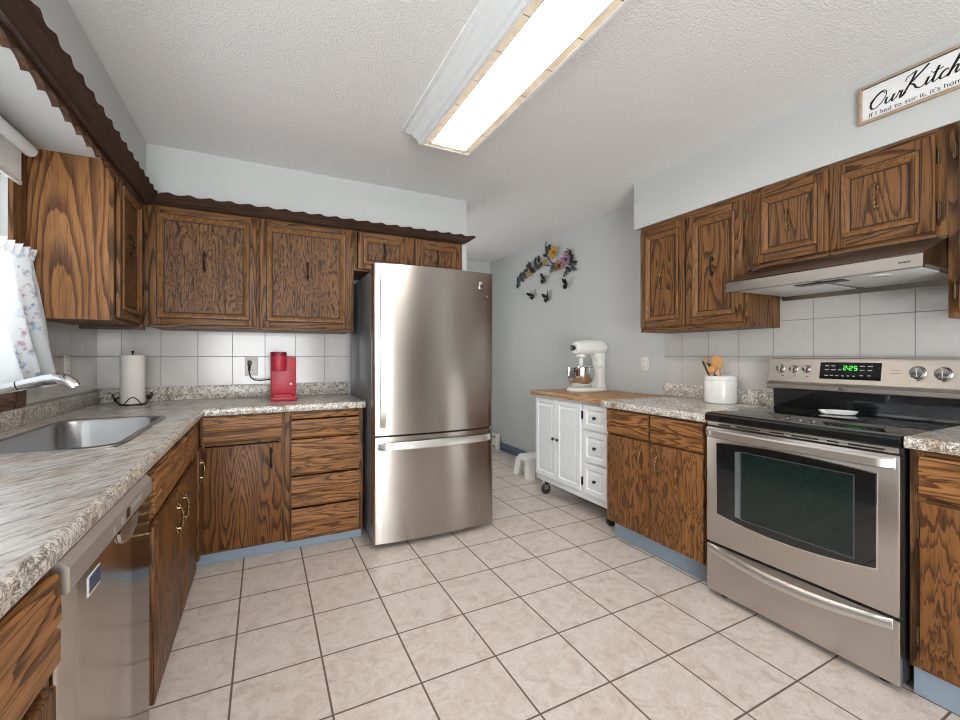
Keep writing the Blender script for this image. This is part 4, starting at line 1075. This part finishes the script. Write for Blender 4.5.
def text_mesh(name, body, F, a, d, z, size, mat, parent, sx=1.0):
    cu = bpy.data.curves.new('tmp', 'FONT'); cu.body = body; cu.size = size
    ob = bpy.data.objects.new('tmp', cu); COL.objects.link(ob)
    dg = bpy.context.evaluated_depsgraph_get(); me = bpy.data.meshes.new_from_object(ob.evaluated_get(dg))
    bpy.data.objects.remove(ob)
    off = WLOC[parent.name]
    for v in me.vertices: v.co = Vector(F.p(a - v.co.x * sx, d, z + v.co.y)) - off
    o = bpy.data.objects.new(name, me); COL.objects.link(o); me.materials.clear(); me.materials.append(M[mat]); o.parent = parent; WLOC[o.name] = off.copy(); return o
text_mesh('small_lettering', "If I had to stir it, it's homemade", FS, .912, .0088, 2.284, .0265, 'ink', t_, 1.08)

# ------------------------------------------------------------------ metal flowers and butterflies on the far right wall
t_ = thing('flower_wall_art', 'arched metal wall art of leaves and flowers on the far right wall', 'wall decoration', (XR, 3.85, 2.1))
FW = Face('right', XR)
m = MB(); arc = catmull([(4.40, 2.04), (4.30, 2.14), (4.12, 2.205), (3.95, 2.225), (3.80, 2.20), (3.66, 2.165), (3.52, 2.165), (3.40, 2.13), (3.30, 2.06)], 8)
m.tube([FW.p(a, .010, z) for a, z in arc], .005, 6); m.tube([FW.p(a, .012, z) for a, z in catmull([(3.80, 2.455), (3.81, 2.36), (3.77, 2.28), (3.68, 2.19)], 8)], .005, 6)
m.build('stem', 'leafd', t_)
def leaf(a, z, L, w, ang, d=.014):
    m = MB(); c_, s_ = math.cos(ang), math.sin(ang); rows = []
    for i in range(9):
        u = i / 8; ww = w * math.sin(PI * u) ** .7; x = L * (u - .5)
        rows.append([FW.p(a + x * c_ - k * ww * s_, d + .008 * (1 - abs(k)) + .006 * math.sin(PI * u), z + x * s_ + k * ww * c_) for k in (-1, -.5, 0, .5, 1)])
    m.grid(rows); return m
rnd = random.Random(4)
LV = [(4.36, 2.09, .10, .022, 1.0), (4.37, 2.13, .09, .022, 1.6), (4.31, 2.17, .10, .026, 2.2), (4.27, 2.12, .09, .022, .8), (4.22, 2.20, .11, .026, 2.6), (4.16, 2.25, .09, .022, 2.0), (4.20, 2.14, .08, .02, .4), (4.05, 2.19, .12, .026, .5), (4.00, 2.28, .10, .024, 1.8), (3.97, 2.22, .11, .026, .9), (3.93, 2.29, .10, .024, 1.3), (3.90, 2.22, .09, .02, 2.4), (3.78, 2.36, .10, .03, 1.2), (3.74, 2.38, .09, .028, 2.6), (3.82, 2.31, .08, .02, .4), (3.68, 2.14, .11, .03, 2.5), (3.64, 2.17, .09, .024, .6), (3.42, 2.09, .10, .024, .6), (3.46, 2.05, .10, .024, 2.6), (3.36, 2.18, .10, .024, 1.9), (3.33, 2.13, .10, .024, 2.9), (3.34, 2.08, .09, .022, .4), (3.38, 2.24, .07, .018, 1.5), (4.385, 2.055, .07, .016, .9)]
for k, (a, z, L, w, g) in enumerate(LV): leaf(a, z, L, w, g).build('leaf', 'leafd' if k % 3 else 'leafg', t_)
def flower(a, z, r, n, mat, d=.022, centre='org'):
    r *= .88
    m = MB()
    for k in range(n):
        q = 2 * PI * k / n + .3
        rows = []
        for i in range(7):
            u = i / 6; ww = r * .34 * math.sin(PI * (.12 + .80 * u)) ; x = r * u
            rows.append([FW.p(a + x * math.cos(q) - s * ww * math.sin(q), d + .02 * u * u + .004 * (1 - abs(s)), z + x * math.sin(q) + s * ww * math.cos(q)) for s in (-1, 0, 1)])
        m.grid(rows)
    f = m.build('flower', mat, t_)
    m = MB(); m.ball(FW.p(a, d + .008, z), r * .22, n=10); m.build('flower_centre', centre, f)
flower(3.645, 2.305, .085, 7, 'yel'); flower(3.80, 2.232, .055, 6, 'lyel', centre='yel'); flower(3.442, 2.190, .085, 7, 'pink', centre='dred2')
flower(3.555, 2.150, .075, 5, 'org', centre='leafd'); flower(4.10, 2.245, .065, 6, 'dred2', centre='leafd'); flower(4.11, 2.165, .060, 5, 'lyel', centre='yel'); flower(3.40, 2.255, .045, 5, 'dred2', centre='yel')
def butterfly(a, z, s, ang, label, fold):
    t_ = thing('butterfly_decoration', label, 'wall decoration', FW.p(a, .003, z), 'black butterflies under the metal flowers')
    for sg in (-1, 1):
        m = MB()
        def W_(pts):
            P = []
            for x, y in pts:
                xx = sg * x * s * math.cos(fold); dd = .008 + x * s * math.sin(fold)
                P.append(FW.p(a + xx * math.cos(ang) - y * s * math.sin(ang), dd, z + xx * math.sin(ang) + y * s * math.cos(ang)))
            m.prism(P, Vector(FW.dir) * .0015)
        W_([(.03, .1), (.25, .55), (.65, .95), (.98, 1.0), (.95, .6), (.65, .15), (.2, -.02), (.03, -.05)])
        W_([(.03, -.06), (.25, -.05), (.60, .05), (.72, -.2), (.55, -.6), (.35, -.75), (.15, -.45)])
        m.build('wing', 'fly', t_)
    m = MB()
    P = [(a - y * s * math.sin(ang), .010, z + y * s * math.cos(ang)) for y in (-.55, -.2, .1, .35)]
    m.tube([FW.p(*p) for p in P], [.003, .006, .007, .004], 8)
    for sg in (-1, 1): m.tube([FW.p(a - .33 * s * math.sin(ang), .012, z + .33 * s * math.cos(ang)), FW.p(a + sg * .2 * s - .75 * s * math.sin(ang), .018, z + .75 * s * math.cos(ang))], .0014, 5)
    m.build('body', 'fly', t_)
butterfly(3.835, 2.045, .066, .35, 'black metal butterfly nearest below the flower arch', .5)
butterfly(4.052, 1.905, .068, -.6, 'black metal butterfly at lower left under the flowers', .8)
butterfly(3.781, 1.845, .068, -.25, 'lowest black metal butterfly under the flowers', .4)
butterfly(3.447, 1.935, .062, .2, 'black metal butterfly on the right under the pink flower', 1.15)

# ------------------------------------------------------------------ ceiling light
t_ = thing('ceiling_light', 'long white-framed fluorescent ceiling light with stone-look border', 'ceiling light', (.92, 1.62, ZC))
lx0, lx1, ly0, ly1, lz = .772, 1.066, .985, 2.238, 2.378
def lrect(i, z): return [(lx0 - i, ly0 - i, z), (lx1 + i, ly0 - i, z), (lx1 + i, ly1 + i, z), (lx0 - i, ly1 + i, z)]
m = MB(); m.grid([lrect(-.012, lz + .004), lrect(-.012, lz), lrect(0, lz), lrect(.002, lz + .006), lrect(.010, lz + .012), lrect(.014, lz + .030), lrect(.030, lz + .048), lrect(.036, lz + .066), lrect(.060, lz + .078), lrect(.066, lz + .092), lrect(.084, lz + .096), lrect(.086, ZC - .0003)], closed_u=True)
m.build('crown_frame', 'white', t_, smooth=25)
m = MB(); bx = .046
m.box(lx0 + bx, lx1 - bx, ly0 + bx, ly1 - bx, lz + .003, lz + .008); m.build('diffuser', 'diff', t_)
m = MB()
for b in ((lx0 + .011, lx0 + bx - .002, ly0 + .011, ly1 - .011), (lx1 - bx + .002, lx1 - .011, ly0 + .011, ly1 - .011), (lx0 + bx - .002, lx1 - bx + .002, ly0 + .011, ly0 + bx - .002), (lx0 + bx - .002, lx1 - bx + .002, ly1 - bx + .002, ly1 - .011)):
    m.box(b[0], b[1], b[2], b[3], lz + .003, lz + .007)
m.build('stone_border', 'lstrip', t_)
m = MB(); z0, z1 = lz + .0022, lz + .0030
for x in (lx0 + bx - .001, lx1 - bx + .001): m.box(x - .0015, x + .0015, ly0 + .011, ly1 - .011, z0, z1)
for y in (ly0 + bx - .001, ly1 - bx + .001): m.box(lx0 + .011, lx1 - .011, y - .0015, y + .0015, z0, z1)
n = 6
for k in range(1, n):
    y = ly0 + bx + (ly1 - ly0 - 2 * bx) * k / n
    for xa, xb in ((lx0 + .011, lx0 + bx), (lx1 - bx, lx1 - .011)): m.box(xa, xb, y - .0013, y + .0013, z0, z1)
m.build('leading', plain('lead_line', (.10, .09, .08), .5), t_)

# ------------------------------------------------------------------ curtain and blind at the sink window
t_ = thing('cafe_curtain', 'sheer white cafe curtain with blue and pink flowers across the sink window', 'curtain', (-.90, 2.05, 1.08))
m = MB(); rows = []
NZ, NY = 26, 150
for i in range(NZ + 1):
    u = i / NZ; z = 1.640 - .560 * u
    y1 = 2.525 + .04 * u + (.19 * (u ** 1.1)); y0 = 1.30
    row = []
    for j in range(NY + 1):
        v = j / NY; y = y0 + (y1 - y0) * v
        amp = .006 + .018 * u * (.4 + .6 * v)
        sw_ = min(1, max(0, (y - 2.32) / .25)); row.append((-.914 + .034 * sw_ + (.55 + .45 * sw_) * amp * math.sin(v * 74 + 1.1 * math.sin(3 * u)), y, z + .010 * u * math.sin(v * 40)))
    rows.append(row)
m.grid(rows); cu = m.build('panel', 'curtain', t_, smooth=180)
m = MB(); rows = []
for i in range(7):
    u = i / 6
    rows.append([(-.908 + .020 * min(1, max(0, (1.245 * j / NY - .9) / .3)) + (.007 + .010 * u) * math.sin(j / NY * 150) , 1.30 + 1.245 * j / NY, 1.632 + .045 * u + .004 * math.sin(j * .9)) for j in range(NY + 1)])
m.grid(rows); m.build('ruffle', 'curtain', t_, smooth=180)
o = MB().tube([(-.908, 1.20, 1.652), (-.908, 2.56, 1.652)], .004, 8).build('curtain_rod', 'vinyl'); rebase(o, (-.908, 2.56, 1.648)); tag(o, 'thin white curtain rod holding the cafe curtain', 'curtain rod')
t_ = thing('roller_blind', 'white roller blind rolled up at the top of the sink window', 'blind', (-.885, 1.9, 2.0))
m = MB(); m.lathe([(.0, 0), (.021, .0), (.025, .004), (.025, 1.296), (.021, 1.30), (0, 1.30)], (-.895, 1.215, 2.100), (0, 1, 0), 24); m.build('roll_tube', 'vinyl', t_)
m = MB(); m.box(-.9225, -.920, 1.25, 2.505, 1.965, 2.100); m.build('fabric', 'shade', t_, smooth=0)
m = MB(); m.box(-.928, -.916, 1.25, 2.505, 1.945, 1.9648, .003); m.build('bottom_bar', 'vinyl', t_)
